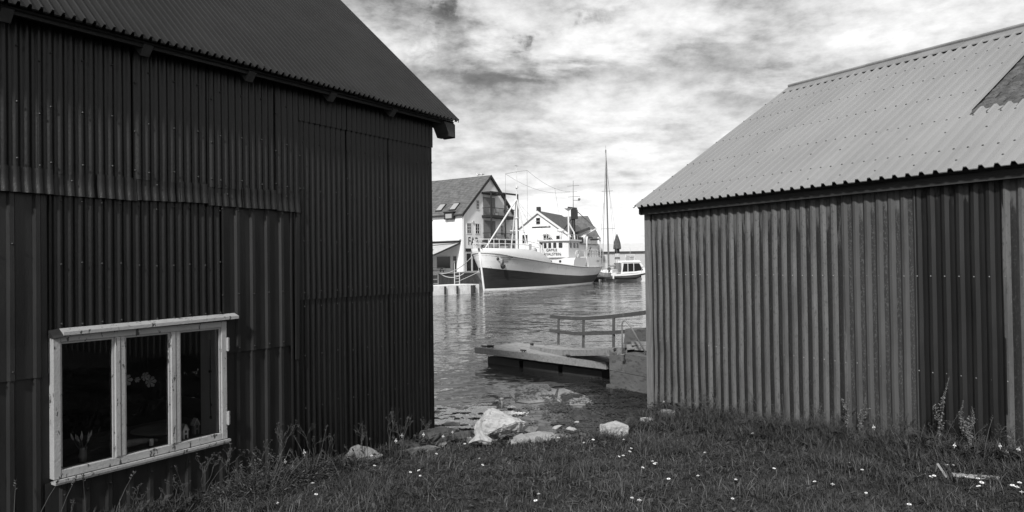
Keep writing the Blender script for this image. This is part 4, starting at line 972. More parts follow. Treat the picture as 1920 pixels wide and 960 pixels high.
# windlass and gear on the foredeck
c = MB(); c.tube([(1.6, -.9, 4.7), (1.6, .9, 4.7)], .28, 10); c.box(1.2, 2.0, -.3, .3, 4.15, 4.9); c.tube([(3.2, -1.2, 4.5), (3.2, -.2, 4.5)], .22, 10); c.box(2.6, 3.6, .2, 1.0, 4.15, 4.8); c.build('windlass', M_grey, FB)
c = MB(); c.tube([(8.6, -1.1, 4.25), (9.9, -1.1, 4.25)], .42, 12); c.box(8.7, 9.8, -1.3, -.9, 3.0, 3.9); c.build('liferaft', M_bwhite, FB, True)
c = MB(); c.box(5.9, 6.7, -2.4, -1.8, 3.9, 5.0); c.tube([(9.6, -2.2, 3.2), (9.6, -2.2, 4.9), (9.6, -1.7, 4.95)], .09, 6); c.build('deck_locker', M_bwhite, FB)
# anchor in its hawse, and the small black fitting at the stem head
def anchor(nm, x, y, z, sc):
    c = MB(); c.tube([(0, 0, .9*sc), (0, 0, -.1*sc)], .10*sc, 6); pts = [(-.6*sc, 0, .35*sc), (-.5*sc, 0, 0), (-.25*sc, 0, -.22*sc), (0, 0, -.28*sc), (.25*sc, 0, -.22*sc), (.5*sc, 0, 0), (.6*sc, 0, .35*sc)]
    c.tube(pts, [.04*sc, .13*sc, .15*sc, .17*sc, .15*sc, .13*sc, .04*sc], 6)
    o = c.build(nm, M_black, FB); o.location = (x, y, z); return o
s = .055; anchor('anchor', hx(s, 2.7)-.1, -(hb(s, 2.7)+.12), 2.55, .75)
o = anchor('stem_fitting', -.75, -.3, 4.6, .5); o.rotation_euler = (R(20), R(150), 0)
# foremast with ladder legs, stay boom, antenna yard
c = MB(); c.tube([(7.6, 0, 3.8), (7.6, 0, 8), (7.7, 0, 10.2)], [.15, .13, .10], 8); c.tube([(7.7, 0, 10.1), (7.75, 0, 13.9)], [.07, .04], 6); c.tube([(8.3, -1.2, 3.8), (7.7, -.05, 10.2)], .08, 6); c.tube([(8.3, 1.2, 3.8), (7.7, .05, 10.2)], .08, 6)
c.ball((7.68, -.05, 11.6), .2, 6); c.box(7.4, 7.9, -.25, .25, 8.0, 8.12); c.tube([(7.7, -.9, 6.6), (7.7, .9, 6.6)], .06, 6); c.build('foremast', M_bwhite, FB)
c = MB(); c.tube([(.2, 0, 4.35), (7.55, 0, 10.1)], [.07, .10], 8); c.build('boom', M_bwhite, FB)
c = MB(); c.tube([(6.7, -1.9, 13.3), (7.7, 0, 13.4), (8.6, 1.9, 13.4)], .04, 5); c.tube([(7.75, 0, 13.9), (7.75, 0, 14.2)], .03, 5); c.tube([(7.3, 0, 14.1), (8.2, 0, 14.1)], .025, 5); c.build('antenna_yard', M_lgrey, FB)
def wire(pts, sag=0., r=.016):
    c = MB(); a, b_ = Vector(pts[0]), Vector(pts[1]); c.tube([a.lerp(b_, t)-Vector((0, 0, sag*4*t*(1-t))) for t in [k/8 for k in range(9)]], r, 4); return c.build('rigging_wire', M_grey, FB)
wire([(6.7, -1.9, 13.3), (24.8, -.5, 12.6)], .8); wire([(8.6, 1.9, 13.4), (24.8, .5, 12.6)], .9); wire([(6.7, -1.9, 13.3), (6.6, -1.9, 4.4)]); wire([(8.6, 1.9, 13.4), (8.6, 1.9, 4.0)]); wire([(7.7, 0, 10.1), (17.5, 0, 5.9)], .1); wire([(7.7, 0, 10.1), (10.8, -2.6, 3.0)]); wire([(18.5, 0, 12.55), (21, 0, 6.0)])
# wheelhouse: bowed front, windows, roof brim
wx, wz0, wz1 = 17.4, 3.52, 5.62
def whx(y): return wx+.55*(abs(y)/2.05)**2.4
ys = [-2.05, -1.75, -1.4, -1, -.5, 0, .5, 1, 1.4, 1.75, 2.05]
c = MB(); path = [(21.6, -2.05)]+[(whx(y), y) for y in ys]+[(21.6, 2.05)]
c.grid([[(x, y, z) for x, y in path] for z in (wz0, wz1)]); c.add([(x, y, wz1) for x, y in path], [tuple(range(len(path)))]); c.add([(x, y, wz0) for x, y in path], [tuple(range(len(path)))[::-1]]); c.add([(21.6, -2.05, wz0), (21.6, 2.05, wz0), (21.6, 2.05, wz1), (21.6, -2.05, wz1)], [(0, 1, 2, 3)])
wh = c.build('wheelhouse', M_bwhite, FB)
c = MB(); pth2 = [(21.8, -2.3)]+[(whx(y)-.28, y*1.12) for y in ys]+[(21.8, 2.3)]
c.poly([(x, y, wz1+.002) for x, y in pth2], (0, 0, .20)); c.build('roof', M_bwhite, wh)
def whwin(y, w, z0=4.74, z1=5.42):
    y0, y1 = y-w/2, y+w/2; c = MB(); a0 = Vector((whx(y0), y0, 0)); a1 = Vector((whx(y1), y1, 0)); n_ = Vector((-(a1-a0).y, (a1-a0).x, 0)).normalized()
    if n_.x > 0: n_ = -n_
    m_ = .07
    q = [a0.lerp(a1, .12)+Vector((0, 0, z0)), a0.lerp(a1, .88)+Vector((0, 0, z0)), a1+Vector((0, 0, z0+m_)), a1+Vector((0, 0, z1-m_)), a0.lerp(a1, .88)+Vector((0, 0, z1)), a0.lerp(a1, .12)+Vector((0, 0, z1)), a0+Vector((0, 0, z1-m_)), a0+Vector((0, 0, z0+m_))]
    c.poly([p_+n_*.012 for p_ in q], n_*.02); c.build('window', M_dglass, wh)
for y, w in ((1.62, .34), (1.0, .40), (.32, .40), (-.38, .42), (-1.12, .46)): whwin(y, w)
for x in (18.4, 19.6, 20.7):
    c = MB(); c.poly([(x, -2.056, 4.75), (x+.55, -2.056, 4.75), (x+.55, -2.056, 5.42), (x, -2.056, 5.42)], (0, -.02, 0)); c.build('window', M_dglass, wh)
RX = Matrix(((0, 0, -1, 0), (-1, 0, 0, 0), (0, 1, 0, 0), (0, 0, 0, 1)))   # text facing the bow
text_mesh('name_lettering', 'GAMLE', .46, M_trim, wh, Matrix.Translation((wx-.06, .05, 4.34)) @ RX, 1.05)
text_mesh('name_lettering', 'KVALSTEIN', .46, M_trim, wh, Matrix.Translation((wx-.06, -.05, 3.82)) @ RX, 1.05)
c = MB(); c.box(17.75, 30.0, -2.0, 2.0, 2.0, 3.50); c.build('deckhouse', M_bwhite, FB)
dh = bpy.data.objects['deckhouse']
for y in (.35, -.95): c = MB(); c.tube([(17.72, y, 3.02), (17.75, y, 3.02)], .17, 12); c.build('porthole', M_trim, dh)
# rounded casing on the port side
c = MB(); pr_ = [(17.3, 2.1), (17.3, 2.7), (17.42, 3.1), (17.7, 3.35), (18.1, 3.48), (21.6, 3.48), (21.6, 2.1)]
c.poly([(x, -3.0, z) for x, z in pr_], (0, 1.0, 0)); c.build('deck_casing', M_bwhite, FB)
# aft shelter flush with the hull, upper cabin, rails, davits
c = MB(); SA = [s for s in SS if hx(s, 2.4) > 20.8]
for side in (-1, 1): c.grid([[(hx(s, sheer(s)), side*(hb(s, sheer(s))-.12), sheer(s)-.02) for s in SA], [(hx(s, sheer(s))-.15*(s > .98), side*(hb(s, sheer(s))-.28), 3.60) for s in SA]])
c.grid([[(hx(s, sheer(s)), -(hb(s, sheer(s))-.28), 3.60) for s in SA], [(hx(s, sheer(s)), (hb(s, sheer(s))-.28), 3.60) for s in SA]]); s = SA[0]; c.add([(hx(s, 2.4), -hb(s, 2.2)+.12, 2.1), (hx(s, 2.4), hb(s, 2.2)-.12, 2.1), (hx(s, 2.4), hb(s, 2.2)-.28, 3.6), (hx(s, 2.4), -hb(s, 2.2)+.28, 3.6)], [(0, 1, 2, 3)])
s = SA[-1]; c.add([(hx(s, 2.4), -hb(s, 2.3)+.12, 2.3), (hx(s, 2.4), hb(s, 2.3)-.12, 2.3), (hx(s, 2.4)-.15, hb(s, 2.3)-.28, 3.6), (hx(s, 2.4)-.15, -hb(s, 2.3)+.28, 3.6)], [(0, 1, 2, 3)])
sh_ = c.build('aft_shelter', M_bwhite, FB)
for x in (25.8, 26.6, 29.3): c = MB(); y = -itp(x, [20, 25, 27, 29.3], [3.1, 2.95, 2.75, 2.15]); c.ball((x, y-.06, 3.05), .13, 8, 0, (1, .3, 1.4)); c.build('porthole', M_grey, sh_)
c = MB(); c.box(22.0, 29.6, -1.5, 1.5, 3.6, 5.30); c.build('upper_cabin', M_bwhite, FB)
uc = bpy.data.objects['upper_cabin']; c = MB(); c.box(21.9, 29.8, -1.65, 1.65, 5.302, 5.42); c.build('roof', M_grey, uc)
c = MB(); c.box(25.4, 28.6, -1.9, -1.52, 3.62, 4.5); c.build('gear_locker', M_lgrey, uc)
c = MB()
for x in np.arange(18.6, 29.4, 1.2):
    if x < 21.6: continue
    y = -itp(x, [20, 25, 27, 29.3], [3.0, 2.75, 2.5, 1.9]); c.tube([(x, y, 3.58), (x, y, 4.55)], .03, 5)
for z in (4.55, 4.1): c.tube([(x, -itp(x, [20, 25, 27, 29.3], [3.0, 2.75, 2.5, 1.9]), z) for x in np.arange(21.7, 29.4, .8)], .03, 5)
c.build('aft_rail', M_bwhite, FB)
c = MB()
for side in (-1,):
    c.tube([(19.0, -2.8, 3.5), (19.0, -2.8, 4.4), (21.6, -2.8, 4.4), (21.6, -2.8, 3.5)], .03, 5)
c.build('side_rail', M_bwhite, FB)
c = MB(); pts = [(20.6+.42*math.cos(a), -2.12, 3.98+.42*math.sin(a)) for a in np.linspace(0, 2*math.pi, 17)]; c.tube(pts, .09, 8); c.build('life_ring', M_lgrey, FB, True)
for x in (23.6, 27.6):
    c = MB(); sg = 1 if x > 25 else -1
    c.tube([(x+1.2*(sg > 0), -2.3, 3.6), (x+1.2*(sg > 0), -2.3, 5.6)]+[(x+1.2*(sg > 0)-.9*sg*(1-math.cos(a)) * (1 if sg > 0 else .35), -2.3, 5.6+.65*math.sin(a)) for a in np.linspace(.2, 1.6, 6)], .11, 8); c.build('davit', M_bwhite, FB, True)
c = MB(); c.bar((24.6, -2.0, 3.6), (25.9, -2.0, 5.0), .06, .3); c.build('stair', M_grey, FB)
c = MB(); c.tube([(21.7, -2.95, 4.9), (21.9, -3.0, 3.8), (21.6, -3.05, 2.9), (20.9, -3.05, 2.6)], .03, 5); c.build('hose', M_lgrey, FB)
# gear on the wheelhouse top
c = MB(); c.box(18.0, 21.4, -1.9, -1.84, 6.45, 6.5); c.box(18.0, 21.4, 1.84, 1.9, 6.45, 6.5)
for x in (18, 18.9, 19.8, 20.6, 21.4):
    for y in (-1.87, 1.87): c.tube([(x, y, 5.8), (x, y, 6.5)], .025, 5)
for y in (-1, 0, 1): c.tube([(17.95, y, 5.8), (17.95, y, 6.5)], .025, 5)
c.tube([(17.95, -1.87, 6.48), (17.95, 1.87, 6.48)], .025, 5); c.build('top_rail', M_lgrey, wh)
c = MB(); c.tube([(18.2, 1.25, 5.8), (18.2, .95, 7.4)], .05, 5); c.tube([(18.2, .55, 5.8), (18.2, .9, 7.4)], .05, 5); c.ball((18.2, .93, 7.65), .28, 8, 0, (1, 1, .7)); c.build('radar_dome', M_bwhite, wh, True)
c = MB(); c.tube([(18.4, .75, 5.8), (18.2, .6, 6.0)], .22, 8); c.box(18.1, 18.6, .4, .9, 5.82, 5.95); c.build('searchlight', M_trim, wh)
c = MB(); c.tube([(18.6, -.7, 5.8), (18.6, -.7, 6.9)], .16, 8); c.tube([(18.6, -.95, 6.65), (18.6, -.95, 7.0), (18.6, -.45, 7.0)], .1, 8); c.ball((18.6, -.7, 7.0), .42, 10, 0, (1, 1.3, .55)); c.build('satellite_dome', M_bwhite, wh, True)
c = MB(); c.tube([(20.4, -1.05, 5.8), (20.4, -1.05, 9.7)], .11, 8); c.tube([(20.4, -1.05, 9.65), (20.4, -1.05, 9.95)], [.12, .55], 10); c.tube([(20.4, -1.05, 8.1), (20.9, -1.6, 6.8), (20.9, -1.7, 5.8)], .1, 6); c.build('signal_mast', M_bwhite, wh)
# black derrick mast, white crane boom
c = MB(); c.tube([(24.6, 0, 5.4), (24.6, 0, 10.4)], [.32, .22], 8); c.box(24.2, 24.9, -.55, .2, 8.8, 10.1); c.bar((24.1, .6, 10.35), (24.7, -.5, 10.2), .5, .3); c.tube([(24.6, 0, 9.2), (23.4, 1.6, 6.5)], .07, 5); c.bar((24.3, .3, 6.6), (25.2, -2.2, 7.5), .3, .35); c.box(23.6, 24.9, -1.3, .4, 5.5, 6.3); c.build('derrick_mast', M_black, FB)
c = MB(); c.tube([(24.6, 0, 10.3), (24.75, 0, 14.1)], [.06, .03], 5); c.tube([(24.7, -.9, 13.4), (24.7, .9, 13.4)], .03, 5); c.tube([(24.7, -1.0, 11.9), (24.7, .8, 11.9)], .03, 5); c.ball((25.6, -.5, 11.6), .2, 8); c.tube([(24.65, 0, 11.4), (25.6, -.5, 11.4)], .03, 5); c.build('top_antenna', M_grey, FB)
c = MB(); c.tube([(24.9, -.6, 6.2), (28.9, -1.7, 7.6)], [.14, .10], 8); c.build('crane_boom', M_bwhite, FB)
c = MB(); c.tube([(24.6, -.2, 10.2), (28.9, -1.7, 7.6)], .06, 5); c.build('topping_lift', M_grey, FB)
c = MB(); c.grid([[(25.1+.9*t, -1.2-.9*t, 6.4+.9*t+.35*u*(1-t*.4)) for t in (0, .3, .6, 1)] for u in (-.4, 0, .6)]); c.tube([(25.2, -.8, 5.5), (25.6, -1.2, 6.6)], .4, 8); c.build('tarpaulin', M_bwhite, FB)
B2W = Matrix.Translation((-2.967, 71.8, 0)) @ Matrix.Rotation(R(BA), 4, 'Z')
def rope_line(label, a, b_, sag, r=.05):
    c = MB(); a, b_ = Vector(a), Vector(b_); c.tube([a.lerp(b_, t)-Vector((0, 0, sag*4*t*(1-t))) for t in [k/12 for k in range(13)]], r, 6); return tag(c.build('mooring_rope', M_rope, None, True), label, 'rope')
rope_line('slack pale mooring rope from the bow to the quay at the left', B2W @ Vector((.2, 1.55, 3.6)), (-8.4, 79.2, 1.75), .5)
rope_line('tight mooring rope crossing the dark bow down to the quay', B2W @ Vector((.6, -1.9, 3.3)), (-5.8, 74.5, 1.0), .1, .035)
rope_line('sagging rope loop hanging along the quay edge', (-8.4, 79.2, 1.75), (-5.6, 79.0, 1.75), .45)

# ------------------------------------------------------------------ far houses
def win_on(parent, mb_rect, y, mat_=None, bars=(1, 2), frame=.06, name='window', xdir=True, fmat=None):
    x0, x1, z0, z1 = mb_rect
    c = MB()
    c.box(x0-frame, x0, y-.05, y-.003, z0-frame, z1+frame); c.box(x1, x1+frame, y-.05, y-.003, z0-frame, z1+frame); c.box(x0, x1, y-.05, y-.003, z1, z1+frame); c.box(x0, x1, y-.05, y-.003, z0-frame, z0)
    for k in range(1, bars[0]+1): xx = x0+(x1-x0)*k/(bars[0]+1); c.box(xx-.025, xx+.025, y-.045, y-.026, z0, z1)
    for k in range(1, bars[1]+1): zz = z0+(z1-z0)*k/(bars[1]+1); c.box(x0, x1, y-.048, y-.024, zz-.02, zz+.02)
    f = c.build(name, fmat or M_bwhite, parent)
    c = MB(); c.box(x0, x1, y-.022, y-.004, z0, z1); c.build('pane', mat_ or M_dglass, f); return f
HF = thing('white_house', 'tall white gabled warehouse with FAB lettering and black balconies', 'house', (-6.21, 86, 0), 56.9)
GW, GB, GE, GR, GLN = 12.3, 1.68, 9.3, 14.55, 16
c = MB(); c.poly([(0, 0, GB), (GW, 0, GB), (GW, 0, GE), (GW/2, 0, GR-.1), (0, 0, GE)], (0, .3, 0)); c.box(0, .3, .3, GLN, GB, GE); c.box(GW-.3, GW, .3, GLN, GB, GE); c.poly([(0, GLN, GB), (GW, GLN, GB), (GW, GLN, GE), (GW/2, GLN, GR-.1), (0, GLN, GE)], (0, -.3, 0)); c.build('wall', M_render, HF)
sl_ = (GR-GE)/(GW/2)
c = MB(); oh = .28
for sgn in (-1, 1):
    e = (GW/2+sgn*(GW/2+oh), GE-oh*sl_)
    c.poly([(GW/2, -.25, GR), (e[0], -.25, e[1]), (e[0], -.25, e[1]+.14), (GW/2, -.25, GR+.14)], (0, GLN+.5, 0))
rf = c.build('roof', M_tile, HF)
c = MB()
for sgn in (-1, 1): e = (GW/2+sgn*(GW/2+oh+.03), GE-(oh+.03)*sl_); c.poly([(GW/2, -.33, GR-.26), (e[0], -.33, e[1]-.26), (e[0], -.33, e[1]+.17), (GW/2, -.33, GR+.17)], (0, .075, 0))
c.build('bargeboard', M_trim, HF)
c = MB(); c.box(-oh-.12, -oh+.0, -.2, GLN, GE-oh*sl_-.12, GE-oh*sl_+.04); c.box(.05, .15, -.16, -.05, GB, GE-.3, 1); c.build('gutter', [M_trim, M_bwhite], HF)
def on_roof(y, t): return (-oh+t*math.cos(math.atan(sl_)), y, GE-oh*sl_+.14/math.cos(math.atan(sl_))*1.0+t*math.sin(math.atan(sl_)))
for y0, t0 in ((1.35, .75), (3.6, .75)):
    c = MB(); a0, a1 = on_roof(y0, t0), on_roof(y0, t0+1.55); nrm = Vector((-math.sin(math.atan(sl_)), 0, math.cos(math.atan(sl_))))
    q = [Vector(on_roof(y0, t0)), Vector(on_roof(y0+1.0, t0)), Vector(on_roof(y0+1.0, t0+1.5)), Vector(on_roof(y0, t0+1.5))]; c.poly([p_-nrm*.05 for p_ in q], nrm*.15); f = c.build('skylight', M_trim, rf)
    cc_ = sum(q, Vector())/4; c = MB(); c.poly([cc_+(p_-cc_)*.84+nrm*.105 for p_ in q], nrm*.02); c.build('pane', M_skyglass, f)
c = MB(); c.box(-.42, .5, 1.1, 2.6, GE-.75, GE+.15); c.box(-.52, .55, 1.0, 2.7, GE+.15, GE+.26); d_ = c.build('dormer', M_trim, HF)
c = MB(); c.box(-.44, -.425, 1.35, 2.35, GE-.6, GE-.05); c.build('pane', M_skyglass, d_)
for rc in ((.98, 1.78, 6.80, 8.04), (2.80, 3.60, 6.80, 8.04), (3.08, 3.6, 9.95, 11.1), (8.7, 9.25, 6.8, 8.0), (9.75, 10.25, 9.9, 11.1), (11.5, 11.9, 3.9, 5.4), (11.5, 11.9, 6.9, 8.0)): win_on(HF, rc, 0, bars=(1, 2), frame=.11)
for xx in (8.45, 9.1): pass
c = MB(); c.tube([(2.27, -.12, 8.25), (2.27, 0, 8.25)], .18, 10); c.build('wall_lamp', M_lgrey, HF)
c = MB(); c.box(.6, 3.7, -.12, -.003, 4.45, 4.83); c.build('sign_board', M_trim, HF)
dr = win_on(HF, (.72, 1.75, 1.95, 4.2), 0, bars=(0, 0), frame=.16, name='glass_door'); win_on(HF, (2.05, 3.3, 1.95, 4.2), 0, bars=(0, 0), frame=.16, name='glass_door')
TX = Matrix(((1, 0, 0, 0), (0, 0, -1, 0), (0, 1, 0, 0), (0, 0, 0, 1)))
text_mesh('wall_lettering', 'FAB', 1.45, M_trim, HF, Matrix.Translation((2.25, -.02, 5.30)) @ TX, .92)
# balconies
for z0, zt in ((8.93, 12.0), (5.63, 8.9)):
    bc = MB(); bc.box(4.25, 10.85, -1.5, -.002, z0, z0+.32); bo = bc.build('balcony', M_trim, HF)
    c = MB(); c.box(4.55, 7.35, -.03, -.003, z0+.34, zt-.3); c.build('recess_shade', M_grey, bo)  # grey sheet on the flat wall, painting the shade of a recess
    c = MB()
    for x in np.arange(4.35, 10.9, .32): c.tube([(x, -1.45, z0+.32), (x, -1.45, z0+1.22)], .018, 4)
    c.bar((4.25, -1.45, z0+1.25), (10.85, -1.45, z0+1.25), .07, .08); c.bar((4.3, -.1, z0+1.25), (4.3, -1.45, z0+1.25), .07, .08); c.bar((10.8, -.1, z0+1.25), (10.8, -1.45, z0+1.25), .07, .08); c.build('railing', M_trim, bo)
    c = MB()
    for x in (5.2, 6.3, 8.6): c.box(x, x+.45, -1.0, -.55, z0+.75, z0+.8); c.box(x, x+.45, -.6, -.55, z0+.8, z0+1.25); c.box(x+.02, x+.06, -1, -.95, z0+.32, z0+.75); c.box(x+.4, x+.44, -1, -.95, z0+.32, z0+.75)
    c.build('chair_set', M_grey, bo)
c = MB()
for x in (4.35, 7.65, 10.75): c.bar((x, -1.45, 1.7), (x, -1.45, 12.25), .18, .18)
c.bar((4.25, -1.45, 12.2), (10.85, -1.45, 12.3), .18, .22); c.bar((7.65, -1.45, 12.2), (7.65, 0, 12.2), .16, .2); c.bar((4.35, -1.45, 12.2), (4.35, 0, 12.2), .16, .2); c.box(4.4, 7.6, -1.4, -.01, 12.02, 12.1); c.build('balcony_frame', M_trim, HF)
# cafe front on the side wall: awning, window, door
def side_frame(y0, y1, z0, z1, nm, fw=.1):
    f = MB(); f.box(-.06, -.003, y0-fw, y0, z0-fw, z1+fw); f.box(-.06, -.003, y1, y1+fw, z0-fw, z1+fw); f.box(-.06, -.003, y0, y1, z1, z1+fw); f.box(-.06, -.003, y0, y1, z0-fw, z0)
    f = f.build(nm, M_bwhite, HF); c = MB(); c.box(-.03, -.004, y0, y1, z0, z1); c.build('pane', M_dglass, f)
side_frame(1.95, 4.15, 2.35, 3.85, 'window'); side_frame(.95, 1.5, 1.80, 3.85, 'door'); side_frame(5.2, 8.2, 2.35, 3.85, 'window')
c = MB(); c.poly([(-.003, .15, 6.05), (-.55, .15, 5.90), (-.55, .15, 5.82), (-.003, .15, 5.95)], (0, 13, 0)); c.build('ledge', M_roofw, HF)
c = MB(); c.poly([(-.02, .42, 5.62), (-5.2, .42, 4.05), (-5.2, .42, 3.98), (-.02, .42, 5.54)], (0, 13, 0)); aw = c.build('awning', M_lgrey, HF)
c = MB(); c.box(-.16, -.004, .30, 13.4, 5.625, 5.76); c.bar((-.05, .34, 5.50), (-5.25, .34, 3.98), .12, .16); c.bar((-5.25, .34, 4.0), (-5.25, 13.4, 4.0), .1, .14); c.bar((-.05, .34, 5.54), (-5.2, 5, 4.9), .06, .08); c.build('awning_frame', M_trim, aw)

H2 = thing('gabled_house', 'white gabled house with a grey roof behind the fishing boat', 'house', (4.5, 115, 0), -23)
c = MB(); hw = 5.5; c.poly([(-hw, 0, 1.6), (hw, 0, 1.6), (hw, 0, 7.6), (0, 0, 11.45), (-hw, 0, 7.6)], (0, 12, 0)); c.build('wall', M_render, H2)
c = MB()
for sg in (-1, 1): c.poly([(0, -.35, 11.5), (sg*(hw+.4), -.35, 7.25), (sg*(hw+.4), -.35, 7.45), (0, -.35, 11.72)], (0, 12.7, 0))
r2 = c.build('roof', M_tile2, H2); c = MB(); c.box(-.45, .15, .4, 1.0, 11.4, 12.4); c.build('chimney', M_trim, r2)
c = MB()
for sg in (-1, 1): c.poly([(0, -.42, 11.28), (sg*(hw+.42), -.42, 7.02), (sg*(hw+.42), -.42, 7.42), (0, -.42, 11.70)], (0, .06, 0))
c.build('bargeboard', M_bwhite, H2)
for rc in ((-.35, .35, 9.45, 10.5), (-2.9, -2.0, 6.3, 7.7), (-5.0, -4.2, 6.1, 7.3), (.9, 1.8, 6.3, 7.7), (3.2, 4.1, 6.2, 7.4), (-2.8, -2.0, 3.0, 4.4), (1.2, 2.0, 3.0, 4.4)): win_on(H2, rc, 0, bars=(0, 1), mat_=M_dglass, frame=.1)
c = MB(); c.box(-1.1, 2.2, -.1, -.003, 8.85, 9.05); c.build('ledge', M_trim, H2)
H3 = thing('tiled_house', 'house with a big slate roof seen right of the black derrick', 'house', (8.4, 131, 0), -4)
c = MB(); c.box(0, 8.0, 0, 8, 1.6, 7.6); c.build('wall', M_grey, H3)
c = MB(); c.add([(-.4, -.4, 7.4), (8.6, -.4, 7.4), (8.6, 8.4, 7.4), (-.4, 8.4, 7.4), (.4, 4, 12.0), (6.4, 4, 12.1)], [(0, 1, 5, 4), (1, 2, 5), (2, 3, 4, 5), (3, 0, 4), (3, 2, 1, 0)]); r3 = c.build('roof', M_tile, H3)
c = MB(); c.poly([(1.2, .6, 8.6), (4.4, .6, 8.6), (4.4, .6, 10.1), (1.2, .6, 10.1)], (0, 2.5, 0)); c.build('dormer', M_tile2, r3)
for rc in ((1, 2, 4.5, 6.2), (4, 5, 4.5, 6.2), (6.3, 7.2, 4.5, 6.2)): win_on(H3, rc, 0, bars=(1, 1))
LW = thing('long_warehouse', 'long low white warehouse with a pale sheet roof at the far right', 'warehouse', (14.4, 136, 0), -3)
c = MB(); c.box(-14, 12, 0, 9, 1.6, 4.95); c.build('wall', M_plank, LW)
c = MB(); c.poly([(-14.3, -.4, 4.85), (-14.3, 4.5, 6.55), (-14.3, 9.4, 4.85), (-14.3, 9.4, 5.05), (-14.3, 4.5, 6.75), (-14.3, -.4, 5.05)], (26.6, 0, 0)); c.build('roof', M_roofw, LW)
c = MB(); c.box(-14.3, 12.3, -.45, -.38, 4.78, 5.0); c.build('gutter', M_trim, LW)
for rc in ((8.2, 9.8, 2.6, 4.3), (3.0, 4.2, 1.7, 4.2)): win_on(LW, rc, 0, bars=(1, 0), mat_=M_skyglass, frame=.1)
SB = thing('small_boathouse', 'small grey gabled boathouse at the far right shore', 'boathouse', (25.2, 126, 0), -10)
c = MB(); c.poly([(-.2, 0, 1.6), (5, 0, 1.6), (5, 0, 4.3), (2.4, 0, 6.2), (-.2, 0, 4.3)], (0, 7, 0)); c.build('wall', M_lgrey, SB)
c = MB()
for sg in (-1, 1): c.poly([(2.4, -.3, 6.2), (2.4+sg*2.9, -.3, 4.05), (2.4+sg*2.9, -.3, 4.2), (2.4, -.3, 6.4)], (0, 7.5, 0))
c.build('roof', M_grey, SB); win_on(SB, (1.2, 2.2, 1.8, 3.9), 0, bars=(0, 0), name='door')
# beacon tower
BT = thing('beacon_tower', 'small harbour beacon with a shingled cone and black and white bands', 'beacon', (18.35, 119, 1.7), 15)
def frust(r0, r1, z0, z1, n=6): c = MB(); c.tube([(0, 0, z0), (0, 0, z1)], [r0, r1], n); return c
frust(.95, .62, -1.7, 1.05, 8).build('base', M_grey, BT); frust(.60, .52, 1.052, 1.65, 8).build('white_band', M_bwhite, BT); frust(.50, .46, 1.652, 2.05, 8).build('dark_band', M_grey, BT); frust(.50, .44, 2.052, 2.65, 8).build('white_band', M_bwhite, BT); frust(.44, .42, 2.652, 3.4, 8).build('lamp_housing', M_trim, BT)
c = MB(); c.tube([(0, 0, 3.402), (0, 0, 3.55), (0, 0, 4.6), (0, 0, 5.6), (0, 0, 6.15)], [.62, .75, .62, .28, .02], 8); c.build('roof', M_tile, BT)
# sailing yacht behind the fishing boat
SY = thing('sailing_yacht', 'white sailing yacht with a tall bare mast behind the fishing boat stern', 'sailboat', (15.6, 109.5, 0), 70)
c = MB(); st = [(-5.5, .05, 1.3), (-4, .9, 1.2), (-2, 1.45, 1.1), (1, 1.6, 1.05), (4, 1.35, 1.05), (5.5, 1.0, 1.1)]
for sd_ in (-1, 1): c.grid([[(x*.93, sd_*y*.55, -.4) for x, y, z in st], [(x*.97, sd_*y*.85, .3) for x, y, z in st], [(x, sd_*y, z) for x, y, z in st]])
c.add([(5.5, -1, 1.1), (5.5, 1, 1.1), (5.3, .8, .3), (5.3, -.8, .3)], [(0, 1, 2, 3)]); c.grid([[(x, -y, z) for x, y, z in st], [(x, y, z+.05) for x, y, z in st]]); c.build('hull', M_lgrey, SY, True)
c = MB(); c.poly([(-2.5, -.9, 1.1), (2.5, -.95, 1.1), (2.0, -.85, 1.7), (-1.6, -.8, 1.6)], (0, 1.8, 0)); c.build('cabin', M_bwhite, SY)
c = MB(); c.tube([(-.5, 0, 1.2), (-.85, .12, 20.8)], [.15, .10], 8); c.tube([(-.68, -1.1, 8.2), (-.66, 1.1, 8.2)], .04, 5); c.tube([(-.76, -.9, 14.2), (-.74, .9, 14.2)], .035, 5); c.tube([(-.85, .12, 20.8), (-.85, .12, 21.5)], .02, 4); c.build('mast', M_grey, SY)
c = MB(); c.tube([(-.5, 0, 2.2), (4.2, 0, 2.3)], .16, 8); c.build('boom', M_lgrey, SY)
for a, b_ in (((-.85, .12, 20.6), (5.4, 0, 1.2)), ((-.85, .12, 20.6), (-5.4, 0, 1.4)), ((-.8, 0, 17), (-.6, -1.1, 8.2)), ((-.6, -1.1, 8.2), (-.4, -1.5, 1.1)), ((-.8, 0, 17), (-.6, 1.1, 8.2)), ((-.6, 1.1, 8.2), (-.4, 1.5, 1.1))):
    c = MB(); c.tube([a, b_], .022, 4); c.build('stay', M_grey, SY)
c = MB(); c.tube([(-.85, .1, 20.4), (-5.2, 0, 1.6)], .07, 6); c.build('furled_sail', M_lgrey, SY)
